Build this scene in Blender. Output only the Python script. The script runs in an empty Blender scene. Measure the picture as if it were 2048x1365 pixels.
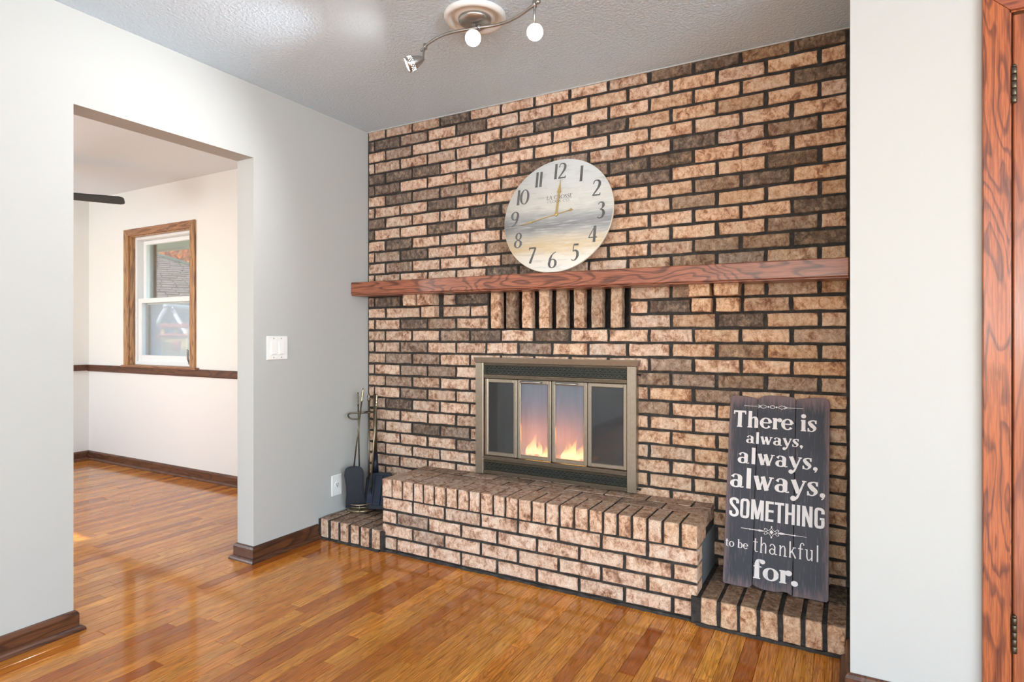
import bpy, bmesh, math, random
from mathutils import Vector, Matrix, Euler
random.seed(11)
R = math.radians

# ------------------------------------------------------------------ camera, world, sun, window daylight, exposure
scene = bpy.context.scene
COL = scene.collection
CAM = Vector((2.590, -2.8046, 1.1304))
YAW = 0.5106
FPX, HORY = 1200.9, 671.9
cam_d = bpy.data.cameras.new('camera')
cam_d.sensor_width = 36.0
cam_d.lens = FPX / 2048 * 36.0
cam_d.shift_y = (HORY - 682.5) / 2048 * 1.0
cam_d.clip_start = 0.05
cam = bpy.data.objects.new('camera', cam_d)
cam.location = CAM
cam.rotation_euler = (R(90), 0, YAW)
COL.objects.link(cam)
scene.camera = cam
scene.view_settings.view_transform = 'Standard'
scene.view_settings.look = 'None'
scene.view_settings.gamma = 1.0
scene.view_settings.use_curve_mapping = False
scene.view_settings.exposure = 0.62
scene.cycles.sample_clamp_indirect = 6.0

world = bpy.data.worlds.new('sky')
scene.world = world
world.use_nodes = True
wn = world.node_tree
wn.nodes.clear()
wo = wn.nodes.new('ShaderNodeOutputWorld')
wb = wn.nodes.new('ShaderNodeBackground')
sky = wn.nodes.new('ShaderNodeTexSky')
sky.sky_type = 'NISHITA'
sky.sun_disc = False
sky.sun_elevation = R(38)
sky.sun_rotation = R(200)
wb.inputs['Strength'].default_value = 0.45
wn.links.new(sky.outputs[0], wb.inputs['Color'])
wn.links.new(wb.outputs[0], wo.inputs['Surface'])

sun_d = bpy.data.lights.new('sun', 'SUN')
sun_d.energy = 9.0
sun_d.angle = R(0.6)
sun_d.color = (1.0, 0.93, 0.82)
sun = bpy.data.objects.new('sun', sun_d)
SUNDIR = Vector((0.3, 1.0, -0.907)).normalized()
sun.rotation_euler = SUNDIR.to_track_quat('-Z', 'Y').to_euler()
sun.location = (-4, -12, 9)
COL.objects.link(sun)


def area(name, loc, direction, w, h, energy, color):
    d = bpy.data.lights.new(name, 'AREA')
    d.shape = 'RECTANGLE'
    d.size, d.size_y = w, h
    d.energy = energy
    d.color = color
    o = bpy.data.objects.new(name, d)
    o.location = loc
    o.rotation_euler = Vector(direction).to_track_quat('-Z', 'Y').to_euler()
    COL.objects.link(o)
    return o


# daylight and added ceiling fill at the windows of the two rooms (each lamp fills a window opening built below)
# (the sky's share comes in level, added fill lamps slant up to brighten the ceiling)
area('daylight_east_sky', (6.83, -4.9, 1.35), (-1, 0, -0.1), 4.2, 1.6, 40, (0.80, 0.905, 1.0))
area('ceiling_fill_east', (6.82, -4.9, 1.35), (-1, 0, 1.8), 4.2, 1.6, 300, (0.80, 0.905, 1.0))
area('daylight_south_sky', (2.9, -8.03, 1.35), (0, 1, -0.1), 4.6, 1.6, 20, (0.80, 0.905, 1.0))
area('ceiling_fill_south', (2.9, -8.02, 1.35), (0, 1, 1.8), 4.6, 1.6, 165, (0.80, 0.905, 1.0))
area('daylight_dining_south', (-2.53, -3.33, 1.5), (0, 1, 1.0), 1.45, 1.2, 38, (0.82, 0.92, 1.0))

# ------------------------------------------------------------------ helpers: materials
def S(r, g, b):
    f = lambda c: (c / 255 / 12.92) if c / 255 <= 0.04045 else ((c / 255 + 0.055) / 1.055) ** 2.4
    return (f(r), f(g), f(b), 1.0)


class NT:
    def __init__(self, name):
        self.m = bpy.data.materials.new(name)
        self.m.use_nodes = True
        self.t = self.m.node_tree
        self.t.nodes.clear()
        self.out = self.t.nodes.new('ShaderNodeOutputMaterial')

    def n(self, kind, **kw):
        nd = self.t.nodes.new('ShaderNode' + kind)
        ins = kw.pop('ins', {})
        for k, v in kw.items():
            setattr(nd, k, v)
        for k, v in ins.items():
            self.set(nd.inputs[k], v)
        return nd

    def set(self, sock, v):
        if isinstance(v, bpy.types.NodeSocket):
            self.t.links.new(v, sock)
        else:
            sock.default_value = v

    def math(self, op, a, b=0.0, clamp=False):
        nd = self.n('Math', operation=op, use_clamp=clamp)
        self.set(nd.inputs[0], a)
        self.set(nd.inputs[1], b)
        return nd.outputs[0]

    def mix(self, fac, a, b, blend='MIX'):
        nd = self.n('Mix', data_type='RGBA', blend_type=blend)
        self.set(nd.inputs[0], fac)
        self.set(nd.inputs[6], a)
        self.set(nd.inputs[7], b)
        return nd.outputs[2]

    def noise(self, vec, scale, detail=3.0, rough=0.55, dist=0.0):
        nd = self.n('TexNoise')
        self.set(nd.inputs['Vector'], vec)
        nd.inputs['Scale'].default_value = scale
        nd.inputs['Detail'].default_value = detail
        nd.inputs['Roughness'].default_value = rough
        nd.inputs['Distortion'].default_value = dist
        return nd.outputs['Fac']

    def ramp(self, fac, stops, interp='LINEAR'):
        nd = self.n('ValToRGB')
        nd.color_ramp.interpolation = interp
        els = nd.color_ramp.elements
        while len(els) < len(stops):
            els.new(0.5)
        for e, (p, c) in zip(els, stops):
            e.position = p
            e.color = c if len(c) == 4 else (*c, 1)
        self.set(nd.inputs[0], fac)
        return nd.outputs[0]

    def pos(self):
        return self.n('NewGeometry').outputs['Position']

    def obj(self):
        return self.n('TexCoord').outputs['Object']

    def mapping(self, vec, scale=(1, 1, 1), loc=(0, 0, 0), rot=(0, 0, 0)):
        nd = self.n('Mapping')
        self.set(nd.inputs['Vector'], vec)
        self.set(nd.inputs['Location'], loc)
        nd.inputs['Rotation'].default_value = rot
        nd.inputs['Scale'].default_value = scale
        return nd.outputs[0]

    def vadd(self, a, b):
        nd = self.n('VectorMath', operation='ADD')
        self.set(nd.inputs[0], a)
        self.set(nd.inputs[1], b)
        return nd.outputs[0]

    def bump(self, h, strength=0.3, dist=0.005):
        nd = self.n('Bump')
        nd.inputs['Strength'].default_value = strength
        nd.inputs['Distance'].default_value = dist
        self.set(nd.inputs['Height'], h)
        return nd.outputs[0]

    def principled(self, color, rough=0.6, metal=0.0, normal=None, spec=0.5, coat=0.0, coat_rough=0.1, emit=None, estr=0.0):
        b = self.n('BsdfPrincipled')
        self.set(b.inputs['Base Color'], color)
        self.set(b.inputs['Roughness'], rough)
        b.inputs['Metallic'].default_value = metal
        b.inputs['Specular IOR Level'].default_value = spec
        b.inputs['Coat Weight'].default_value = coat
        b.inputs['Coat Roughness'].default_value = coat_rough
        if normal is not None:
            self.t.links.new(normal, b.inputs['Normal'])
        if emit is not None:
            self.set(b.inputs['Emission Color'], emit)
            b.inputs['Emission Strength'].default_value = estr
        return b.outputs[0]

    def done(self, shader):
        self.t.links.new(shader, self.out.inputs['Surface'])
        return self.m


def tone_split(k):
    a = k.n('Attribute', attribute_name='tone')
    s = k.n('SeparateColor')
    k.t.links.new(a.outputs['Color'], s.inputs[0])
    return s.outputs


def plain(name, color, rough=0.5, metal=0.0, bump_scale=0, bump_str=0.1, vary=0.06, spec=0.5, coat=0.0):
    k = NT(name)
    p = k.obj()
    n1 = k.noise(p, 9.0, 3)
    dark = tuple(c * (1 - vary) for c in color[:3]) + (1,)
    lite = tuple(min(1, c * (1 + vary)) for c in color[:3]) + (1,)
    col = k.ramp(n1, [(0.35, dark), (0.65, lite)])
    nrm = None
    if bump_scale:
        nrm = k.bump(k.noise(p, bump_scale, 3), bump_str, 0.003)
    return k.done(k.principled(col, rough, metal, nrm, spec, coat))


def mat_wall(name, color, scale=320):
    k = NT(name)
    p = k.pos()
    col = k.mix(k.noise(p, 1.3, 2), tuple(c * 0.985 for c in color[:3]) + (1,), color)
    h = k.noise(p, scale, 2, 0.5)
    h2 = k.noise(p, 12, 2, 0.5)
    nrm = k.bump(k.math('ADD', k.math('MULTIPLY', h, 0.4), h2), 0.10, 0.004)
    return k.done(k.principled(col, 0.62, 0, nrm, 0.3))


def mat_ceiling_texture():
    k = NT('ceiling_texture_paint')
    p = k.pos()
    n1 = k.noise(p, 75, 4, 0.6)
    n2 = k.noise(p, 190, 2, 0.5)
    h = k.math('ADD', k.ramp(n1, [(0.42, (0, 0, 0)), (0.62, (1, 1, 1))]), k.math('MULTIPLY', n2, 0.5))
    col = k.mix(k.noise(p, 0.8, 2), S(216, 234, 247), S(221, 239, 252))
    return k.done(k.principled(col, 0.8, 0, k.bump(h, 0.55, 0.006), 0.2))


def mat_mortar():
    k = NT('charcoal_mortar')
    p = k.pos()
    n = k.noise(p, 30, 4, 0.65)
    col = k.ramp(n, [(0.3, S(44, 41, 39)), (0.55, S(62, 58, 55)), (0.8, S(88, 84, 80))])
    h = k.noise(p, 160, 3, 0.6)
    return k.done(k.principled(col, 0.9, 0, k.bump(h, 0.6, 0.004), 0.2))


def mat_brick():
    k = NT('mottled_brick')
    t = tone_split(k)
    off = k.n('CombineXYZ')
    k.set(off.inputs[0], k.math('MULTIPLY', t[2], 7.3))
    k.set(off.inputs[1], k.math('MULTIPLY', t[2], 3.1))
    k.set(off.inputs[2], k.math('MULTIPLY', t[2], 5.7))
    p = k.vadd(k.pos(), off.outputs[0])
    pm_ = k.mapping(p, (1.0, 1.0, 0.8))
    n1 = k.noise(pm_, 44, 6, 0.72, 0.5)
    n0 = k.noise(p, 13, 2, 0.5)
    n2 = k.noise(p, 210, 3, 0.6)
    m = k.math('ADD', k.math('MULTIPLY', n1, 0.66), k.math('MULTIPLY', n0, 0.34))
    lite = k.ramp(m, [(0.36, S(120, 88, 72)), (0.42, S(170, 130, 106)), (0.47, S(206, 168, 142)), (0.53, S(228, 196, 172)), (0.61, S(240, 216, 196)), (0.70, S(248, 234, 222))])
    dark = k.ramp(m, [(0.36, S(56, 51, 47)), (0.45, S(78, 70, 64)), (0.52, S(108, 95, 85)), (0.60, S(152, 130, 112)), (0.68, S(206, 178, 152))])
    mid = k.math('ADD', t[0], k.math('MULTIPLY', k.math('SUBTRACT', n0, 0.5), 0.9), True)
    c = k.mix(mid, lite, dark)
    # small dark flecks and iron spots
    fl = k.ramp(k.noise(p, 105, 2, 0.5), [(0.62, (0, 0, 0)), (0.70, (1, 1, 1))])
    c = k.mix(k.math('MULTIPLY', fl, 0.35), c, S(140, 88, 64))
    c = k.mix(k.math('MULTIPLY', t[1], 0.7, True), c, k.mix(1.0, c, S(255, 230, 184), 'MULTIPLY'))
    sp = k.ramp(n2, [(0.36, (0.62, 0.60, 0.58)), (0.48, (1, 1, 1)), (0.70, (1.0, 1.0, 1.0))])
    c = k.mix(0.8, c, sp, 'MULTIPLY')
    h = k.math('ADD', k.math('MULTIPLY', n1, 1.0), k.math('MULTIPLY', n2, 0.5))
    return k.done(k.principled(c, 0.82, 0, k.bump(h, 0.7, 0.006), 0.25))


def mat_oak(name, axis, light, mid, dark, freq=34.0, stretch=7.0, rough=0.38, coat=0.25, off=(0, 0, 0), nscale=1.15):
    """Oak with cathedral figure: contour lines of a noise field stretched along the grain axis."""
    k = NT(name)
    p = k.pos()
    sc = [stretch, stretch, stretch]
    sc[axis] = 1.0
    q = k.mapping(p, tuple(sc), off)
    n = k.noise(q, nscale, 3.0, 0.42, 0.3)
    ring = k.math('FRACT', k.math('MULTIPLY', n, freq))
    line = k.ramp(ring, [(0.0, (1, 1, 1)), (0.16, (0.75, 0.75, 0.75)), (0.34, (0, 0, 0)), (0.85, (0, 0, 0)), (1.0, (1, 1, 1))])
    sc2 = [150, 150, 150]
    sc2[axis] = 6
    fine = k.noise(k.mapping(p, tuple(sc2)), 1.6, 3, 0.6)
    base = k.mix(k.noise(q, 0.9, 2), mid, light)
    base = k.mix(k.ramp(fine, [(0.42, (1, 1, 1)), (0.56, (0, 0, 0))]), base, k.mix(0.45, base, dark))
    c = k.mix(k.math('MULTIPLY', line, k.ramp(fine, [(0.3, (1, 1, 1)), (0.75, (0.55, 0.55, 0.55))])), base, dark)
    return k.done(k.principled(c, rough, 0, k.bump(fine, 0.12, 0.002), 0.4, coat, 0.15))


def mat_floor():
    k = NT('honey_oak_strip')
    t = tone_split(k)
    off = k.n('CombineXYZ')
    k.set(off.inputs[0], k.math('MULTIPLY', t[2], 9.0))
    k.set(off.inputs[1], k.math('MULTIPLY', t[2], 21.0))
    p = k.vadd(k.pos(), off.outputs[0])
    q = k.mapping(p, (17, 1.5, 5))
    n = k.noise(q, 1.3, 2.5, 0.5, 0.3)
    ring = k.math('FRACT', k.math('MULTIPLY', n, 15.0))
    line = k.ramp(ring, [(0.0, (1, 1, 1)), (0.25, (0.35, 0.35, 0.35)), (0.5, (0, 0, 0)), (0.9, (0, 0, 0)), (1, (1, 1, 1))])
    fine = k.noise(k.mapping(p, (190, 5, 5)), 1.5, 3, 0.6)
    base = k.mix(t[0], S(176, 98, 30), S(246, 172, 74))
    base = k.mix(t[1], base, k.mix(1.0, base, S(255, 226, 206), 'MULTIPLY'))
    c = k.mix(k.math('MULTIPLY', k.ramp(fine, [(0.38, (1, 1, 1)), (0.60, (0, 0, 0))]), 0.6), base, S(116, 64, 30))
    c = k.mix(k.math('MULTIPLY', line, 0.42), c, S(104, 56, 26))
    geo_n = k.noise(k.mapping(k.pos(), (24, 3.0, 1)), 1.2, 3, 0.55)
    nrm = k.bump(k.math('ADD', geo_n, k.math('MULTIPLY', fine, 0.12)), 0.13, 0.003)
    rough = k.n('MapRange')
    k.set(rough.inputs[0], k.noise(k.pos(), 3.0, 3, 0.6))
    rough.inputs[3].default_value = 0.12
    rough.inputs[4].default_value = 0.20
    return k.done(k.principled(c, rough.outputs[0], 0, nrm, 0.12, 0.55, 0.07))


def mat_emit(name, color, strength):
    k = NT(name)
    e = k.n('Emission')
    e.inputs[0].default_value = color
    e.inputs[1].default_value = strength
    return k.done(e.outputs[0])


def mat_glass(name, trans, haze, haze_amt, gloss=0.08, translucent=0.5, rough=0.03, film=None, through=None):
    k = NT(name)
    tr = k.n('BsdfTransparent', ins={'Color': trans})
    di = k.n('BsdfDiffuse', ins={'Color': haze})
    tl = k.n('BsdfTranslucent', ins={'Color': through or haze})
    m1 = k.n('MixShader', ins={0: translucent})
    k.t.links.new(di.outputs[0], m1.inputs[1])
    k.t.links.new(tl.outputs[0], m1.inputs[2])
    m2 = k.n('MixShader')
    amt = haze_amt
    if film:
        amt = k.math('MULTIPLY', k.ramp(k.noise(k.mapping(k.pos(), (18, 18, 3)), 1.0, 4, 0.6), [(0.3, (film, film, film)), (0.65, (1, 1, 1))]), haze_amt)
    k.set(m2.inputs[0], amt)
    k.t.links.new(tr.outputs[0], m2.inputs[1])
    k.t.links.new(m1.outputs[0], m2.inputs[2])
    gl = k.n('BsdfGlossy', ins={'Color': (1, 1, 1, 1), 'Roughness': rough})
    lw = k.n('LayerWeight', ins={'Blend': 0.25})
    m3 = k.n('MixShader')
    k.set(m3.inputs[0], k.math('ADD', k.math('MULTIPLY', lw.outputs['Fresnel'], 0.6), gloss * 0.5, True))
    k.t.links.new(m2.outputs[0], m3.inputs[1])
    k.t.links.new(gl.outputs[0], m3.inputs[2])
    return k.done(m3.outputs[0])


def mat_flame():
    k = NT('gas_flame')
    g = k.n('TexCoord').outputs['Generated']
    s = k.n('SeparateXYZ')
    k.t.links.new(g, s.inputs[0])
    col = k.ramp(s.outputs[2], [(0.0, (1.0, 0.50, 0.12)), (0.25, (1.0, 0.66, 0.24)), (0.6, (1.0, 0.46, 0.08)), (1.0, (1.0, 0.20, 0.02))])
    st = k.ramp(s.outputs[2], [(0.0, (0.8, 0.8, 0.8)), (0.35, (1, 1, 1)), (1.0, (0.25, 0.25, 0.25))])
    e = k.n('Emission', ins={'Color': col, 'Strength': k.math('MULTIPLY', st, 5.0)})
    tr = k.n('BsdfTransparent')
    m = k.n('MixShader', ins={0: k.ramp(s.outputs[2], [(0.0, (0.9, 0.9, 0.9)), (0.55, (0.8, 0.8, 0.8)), (1.0, (0.25, 0.25, 0.25))])})
    k.t.links.new(tr.outputs[0], m.inputs[1])
    k.t.links.new(e.outputs[0], m.inputs[2])
    return k.done(m.outputs[0])


def mat_clock_face():
    k = NT('painted_landscape_face')
    p = k.obj()               # x to the right, z up, in the clock's own frame (centre at the origin)
    s = k.n('SeparateXYZ')
    k.t.links.new(p, s.inputs[0])
    wob = k.noise(k.mapping(p, (3.5, 1, 14)), 1.6, 4, 0.6)
    z = k.math('ADD', s.outputs[2], k.math('MULTIPLY', k.math('SUBTRACT', wob, 0.5), 0.075))
    v = k.math('ADD', k.math('MULTIPLY', z, 1.6667), 0.5)
    c = k.ramp(v, [(0.02, S(222, 221, 215)), (0.13, S(218, 212, 200)), (0.22, S(202, 184, 152)), (0.30, S(190, 178, 158)),
                   (0.345, S(164, 162, 158)), (0.41, S(128, 129, 130)), (0.47, S(150, 151, 151)), (0.515, S(176, 176, 172)),
                   (0.56, S(204, 200, 191)), (0.68, S(208, 205, 198)), (0.80, S(212, 212, 209)), (0.95, S(222, 223, 222))])
    streak = k.noise(k.mapping(p, (4, 1, 60)), 2.0, 3, 0.6)
    c = k.mix(k.math('MULTIPLY', k.ramp(streak, [(0.50, (0, 0, 0)), (0.70, (1, 1, 1))]), 0.38), c, S(228, 228, 224))
    st2 = k.noise(k.mapping(p, (5, 1, 34), (4, 0, 2)), 1.6, 3, 0.6)
    c = k.mix(k.math('MULTIPLY', k.ramp(st2, [(0.55, (0, 0, 0)), (0.72, (1, 1, 1))]), 0.35), c, S(128, 130, 132))
    tan = k.ramp(k.math('ABSOLUTE', k.math('ADD', s.outputs[2], 0.165)), [(0.0, (1, 1, 1)), (0.05, (0, 0, 0))])
    c = k.mix(k.math('MULTIPLY', tan, k.math('MULTIPLY', k.ramp(k.noise(k.mapping(p, (5, 1, 24), (1, 0, 0)), 1.3, 3), [(0.42, (0, 0, 0)), (0.62, (1, 1, 1))]), 0.5)), c, S(196, 164, 112))
    return k.done(k.principled(c, 0.5, 0, None, 0.35))


def mat_sign():
    k = NT('weathered_slate_paint')
    p = k.obj()
    s = k.n('SeparateXYZ')
    k.t.links.new(p, s.inputs[0])
    g = k.noise(k.mapping(p, (90, 1, 7)), 1.4, 4, 0.65)
    base = k.mix(k.noise(p, 5, 3), S(44, 46, 56), S(62, 62, 70))
    c = k.mix(k.ramp(g, [(0.56, (0, 0, 0)), (0.72, (0.55, 0.55, 0.55))]), base, S(128, 118, 122))
    # bare, rubbed wood towards the cut ends and edges of the boards
    ez = k.math('MINIMUM', s.outputs[2], k.math('SUBTRACT', 0.79, s.outputs[2]))
    ex = k.math('SUBTRACT', 0.195, k.math('ABSOLUTE', s.outputs[0]))
    e = k.math('MINIMUM', k.math('MULTIPLY', ez, 0.5), ex)
    wear = k.ramp(k.math('ADD', e, k.math('MULTIPLY', k.math('SUBTRACT', g, 0.5), 0.09)), [(0.0, (1, 1, 1)), (0.026, (0, 0, 0))])
    c = k.mix(k.math('MULTIPLY', wear, 0.8), c, S(128, 104, 104))
    return k.done(k.principled(c, 0.55, 0, k.bump(g, 0.25, 0.002), 0.4))


def mat_sign_letter():
    k = NT('chalk_white_paint')
    p = k.obj()
    g = k.noise(k.mapping(p, (70, 1, 9)), 1.4, 4, 0.65)
    c = k.mix(k.ramp(g, [(0.58, (0, 0, 0)), (0.74, (0.6, 0.6, 0.6))]), S(236, 230, 228), S(150, 142, 144))
    return k.done(k.principled(c, 0.6, 0, None, 0.3))


def mat_bronze(name, a, b, rough=0.36, metal=0.8):
    k = NT(name)
    p = k.pos()
    g = k.noise(k.mapping(p, (60, 60, 60)), 1.0, 3)
    c = k.mix(g, a, b)
    return k.done(k.principled(c, rough, metal, None, 0.5))


def mat_shingle():
    k = NT('grey_roof_shingle')
    p = k.pos()
    n = k.noise(p, 7, 4, 0.7)
    c = k.ramp(n, [(0.3, S(56, 52, 52)), (0.5, S(92, 84, 80)), (0.7, S(122, 112, 108))])
    return k.done(k.principled(c, 0.9, 0, None, 0.2))


def mat_leaf(name, a, b):
    k = NT(name)
    i = k.n('NewGeometry').outputs['Random Per Island']
    c = k.mix(i, a, b)
    return k.done(k.principled(c, 0.6, 0, None, 0.3))


M = {
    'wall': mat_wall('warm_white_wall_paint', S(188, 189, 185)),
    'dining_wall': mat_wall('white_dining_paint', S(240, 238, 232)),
    'ceiling': mat_ceiling_texture(),
    'dining_ceiling': mat_wall('flat_white_ceiling', S(234, 241, 246), 200),
    'mortar': mat_mortar(),
    'brick': mat_brick(),
    'parge': plain('grey_parging', S(108, 112, 114), 0.85, 0, 60, 0.4, 0.12),
    'mantel': mat_oak('dark_red_oak_mantel', 0, S(176, 108, 80), S(152, 88, 62), S(74, 42, 32), 21, 4.6, 0.36, 0.22, (3.1, 2.2, 0.4), 1.5),
    'casing': mat_oak('reddish_oak_casing', 2, S(184, 106, 60), S(160, 82, 46), S(88, 44, 30), 12, 4.4, 0.34, 0.3, (1.3, 0, 2.0), 2.2),
    'casing_h': mat_oak('reddish_oak_casing_head', 0, S(170, 94, 60), S(146, 74, 46), S(92, 42, 28), 22, 6.0, 0.34, 0.35, (1.3, 0, 2.0), 1.2),
    'door': mat_oak('oak_door_veneer', 2, S(178, 104, 62), S(150, 78, 46), S(110, 56, 36), 14, 9.0, 0.32, 0.4, (4.0, 0, 1.0), 0.9),
    'base_y': mat_oak('walnut_stained_base', 1, S(112, 70, 44), S(88, 54, 36), S(52, 32, 24), 14, 8.0, 0.38, 0.3, (0, 1, 0), 1.2),
    'base_x': mat_oak('walnut_stained_base_cross', 0, S(124, 80, 54), S(98, 60, 42), S(62, 38, 28), 14, 8.0, 0.38, 0.3, (0, 1, 0), 1.2),
    'win_wood_v': mat_oak('window_oak_upright', 2, S(206, 158, 106), S(180, 130, 84), S(112, 76, 52), 10, 9.0, 0.4, 0.25, (2, 0, 0), 1.4),
    'win_wood_h': mat_oak('window_oak_level', 0, S(190, 138, 96), S(160, 110, 76), S(102, 68, 50), 10, 9.0, 0.4, 0.25, (2, 0, 0), 1.4),
    'floor': mat_floor(),
    'subfloor': plain('dark_subfloor', S(58, 34, 20), 0.7),
    'plastic': plain('white_plastic', S(240, 240, 236), 0.32, 0, 0, 0, 0.01),
    'slot': plain('dark_slot', S(60, 60, 60), 0.5),
    'vinyl': plain('white_vinyl', S(240, 241, 240), 0.3, 0, 0, 0, 0.01),
    'pane': mat_glass('window_glass', (0.96, 0.98, 0.97, 1), (0.8, 0.85, 0.9, 1), 0.02, 0.05, 0.5, 0.01),
    'screen': mat_glass('insect_screen', (0.93, 0.95, 1.0, 1), (0.60, 0.65, 0.76, 1), 0.22, 0.0, 0.5, 0.5),
    'bronze': mat_bronze('brushed_bronze', S(146, 134, 118), S(168, 157, 141), 0.34, 0.8),
    'bronze_dark': mat_bronze('dark_bronze', S(100, 88, 74), S(124, 111, 95), 0.4, 0.75),
    'grille': plain('black_grille_metal', S(34, 36, 36), 0.42, 0.5),
    'grille_hi': mat_bronze('antique_brass_beads', S(56, 58, 54), S(84, 84, 74), 0.42, 0.6),
    'door_glass_blue': mat_glass('blue_reflection_glass', (0.72, 0.78, 0.84, 1), (0.26, 0.40, 0.53, 1), 0.52, 0.06, 0.40, 0.06, 0.75, (0.62, 0.56, 0.50, 1)),  # blue reflection on the middle panes put into the haze colour
    'door_glass_dark': mat_glass('smoked_glass', (0.25, 0.27, 0.28, 1), (0.075, 0.082, 0.085, 1), 0.5, 0.10, 0.2, 0.05, 0.6),
    'soot': plain('sooty_firebrick', S(44, 42, 41), 0.9, 0, 40, 0.4, 0.25),
    'ember': mat_emit('glowing_embers', (1.0, 0.25, 0.06, 1), 2.0),
    'flame': mat_flame(),
    'clock_face': mat_clock_face(),
    'clock_rim': plain('cream_clock_edge', S(226, 218, 200), 0.5),
    'numeral': plain('charcoal_numeral', S(92, 92, 92), 0.6, 0, 0, 0, 0.2),
    'gold': mat_bronze('gold_hand', S(206, 174, 108), S(226, 200, 140), 0.32, 0.7),
    'sign': mat_sign(),
    'sign_edge': plain('brown_sign_edge', S(86, 58, 48), 0.7),
    'letter': mat_sign_letter(),
    'nickel': mat_bronze('brushed_nickel', S(160, 158, 154), S(184, 182, 178), 0.3, 0.9),
    'canopy_white': plain('white_medallion', S(232, 232, 228), 0.5, 0, 0, 0, 0.02),
    'bulb': mat_emit('lit_bulb', (1.0, 0.97, 0.92, 1), 90.0),
    'glint': mat_emit('lit_perforation', (1.0, 0.96, 0.9, 1), 9.0),
    'navy': plain('navy_black_iron', S(17, 23, 35), 0.42, 0.2, 120, 0.25, 0.15),
    'navy2': plain('blue_black_plate', S(32, 42, 60), 0.36, 0.5, 60, 0.2, 0.15),
    'tool': mat_bronze('antique_brass', S(138, 124, 100), S(176, 160, 132), 0.3, 0.85),
    'tool_dark': mat_bronze('dark_antique_brass', S(86, 78, 66), S(120, 110, 94), 0.32, 0.85),
    'hinge': mat_bronze('dark_bronze_hinge', S(70, 64, 54), S(112, 102, 86), 0.36, 0.85),
    'fan': plain('matte_black_blade', S(44, 45, 44), 0.5),
    'soffit': plain('beige_soffit', S(190, 184, 174), 0.7),
    'shingle': mat_shingle(),
    'moss': plain('mossy_ridge', S(50, 60, 54), 0.9, 0, 20, 0.3, 0.3),
    'siding': plain('pale_blue_siding', S(132, 140, 156), 0.7),
    'leaf_orange': mat_leaf('orange_leaves', S(164, 52, 12), S(226, 132, 40)),
    'leaf_green': mat_leaf('green_leaves', S(44, 62, 40), S(92, 110, 74)),
    'bark': plain('bark', S(86, 68, 54), 0.9, 0, 30, 0.5, 0.2),
    'grass': plain('grass', S(110, 124, 78), 0.9, 0, 20, 0.4, 0.3),
    'play_yellow': plain('faded_yellow_plastic', S(214, 184, 110), 0.5),
    'play_pink': plain('faded_red_plastic', S(200, 96, 90), 0.5),
    'play_white': plain('white_pole', S(236, 236, 236), 0.5),
    'ext_brown': plain('brown_exterior_trim', S(92, 78, 70), 0.7),
}

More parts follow.
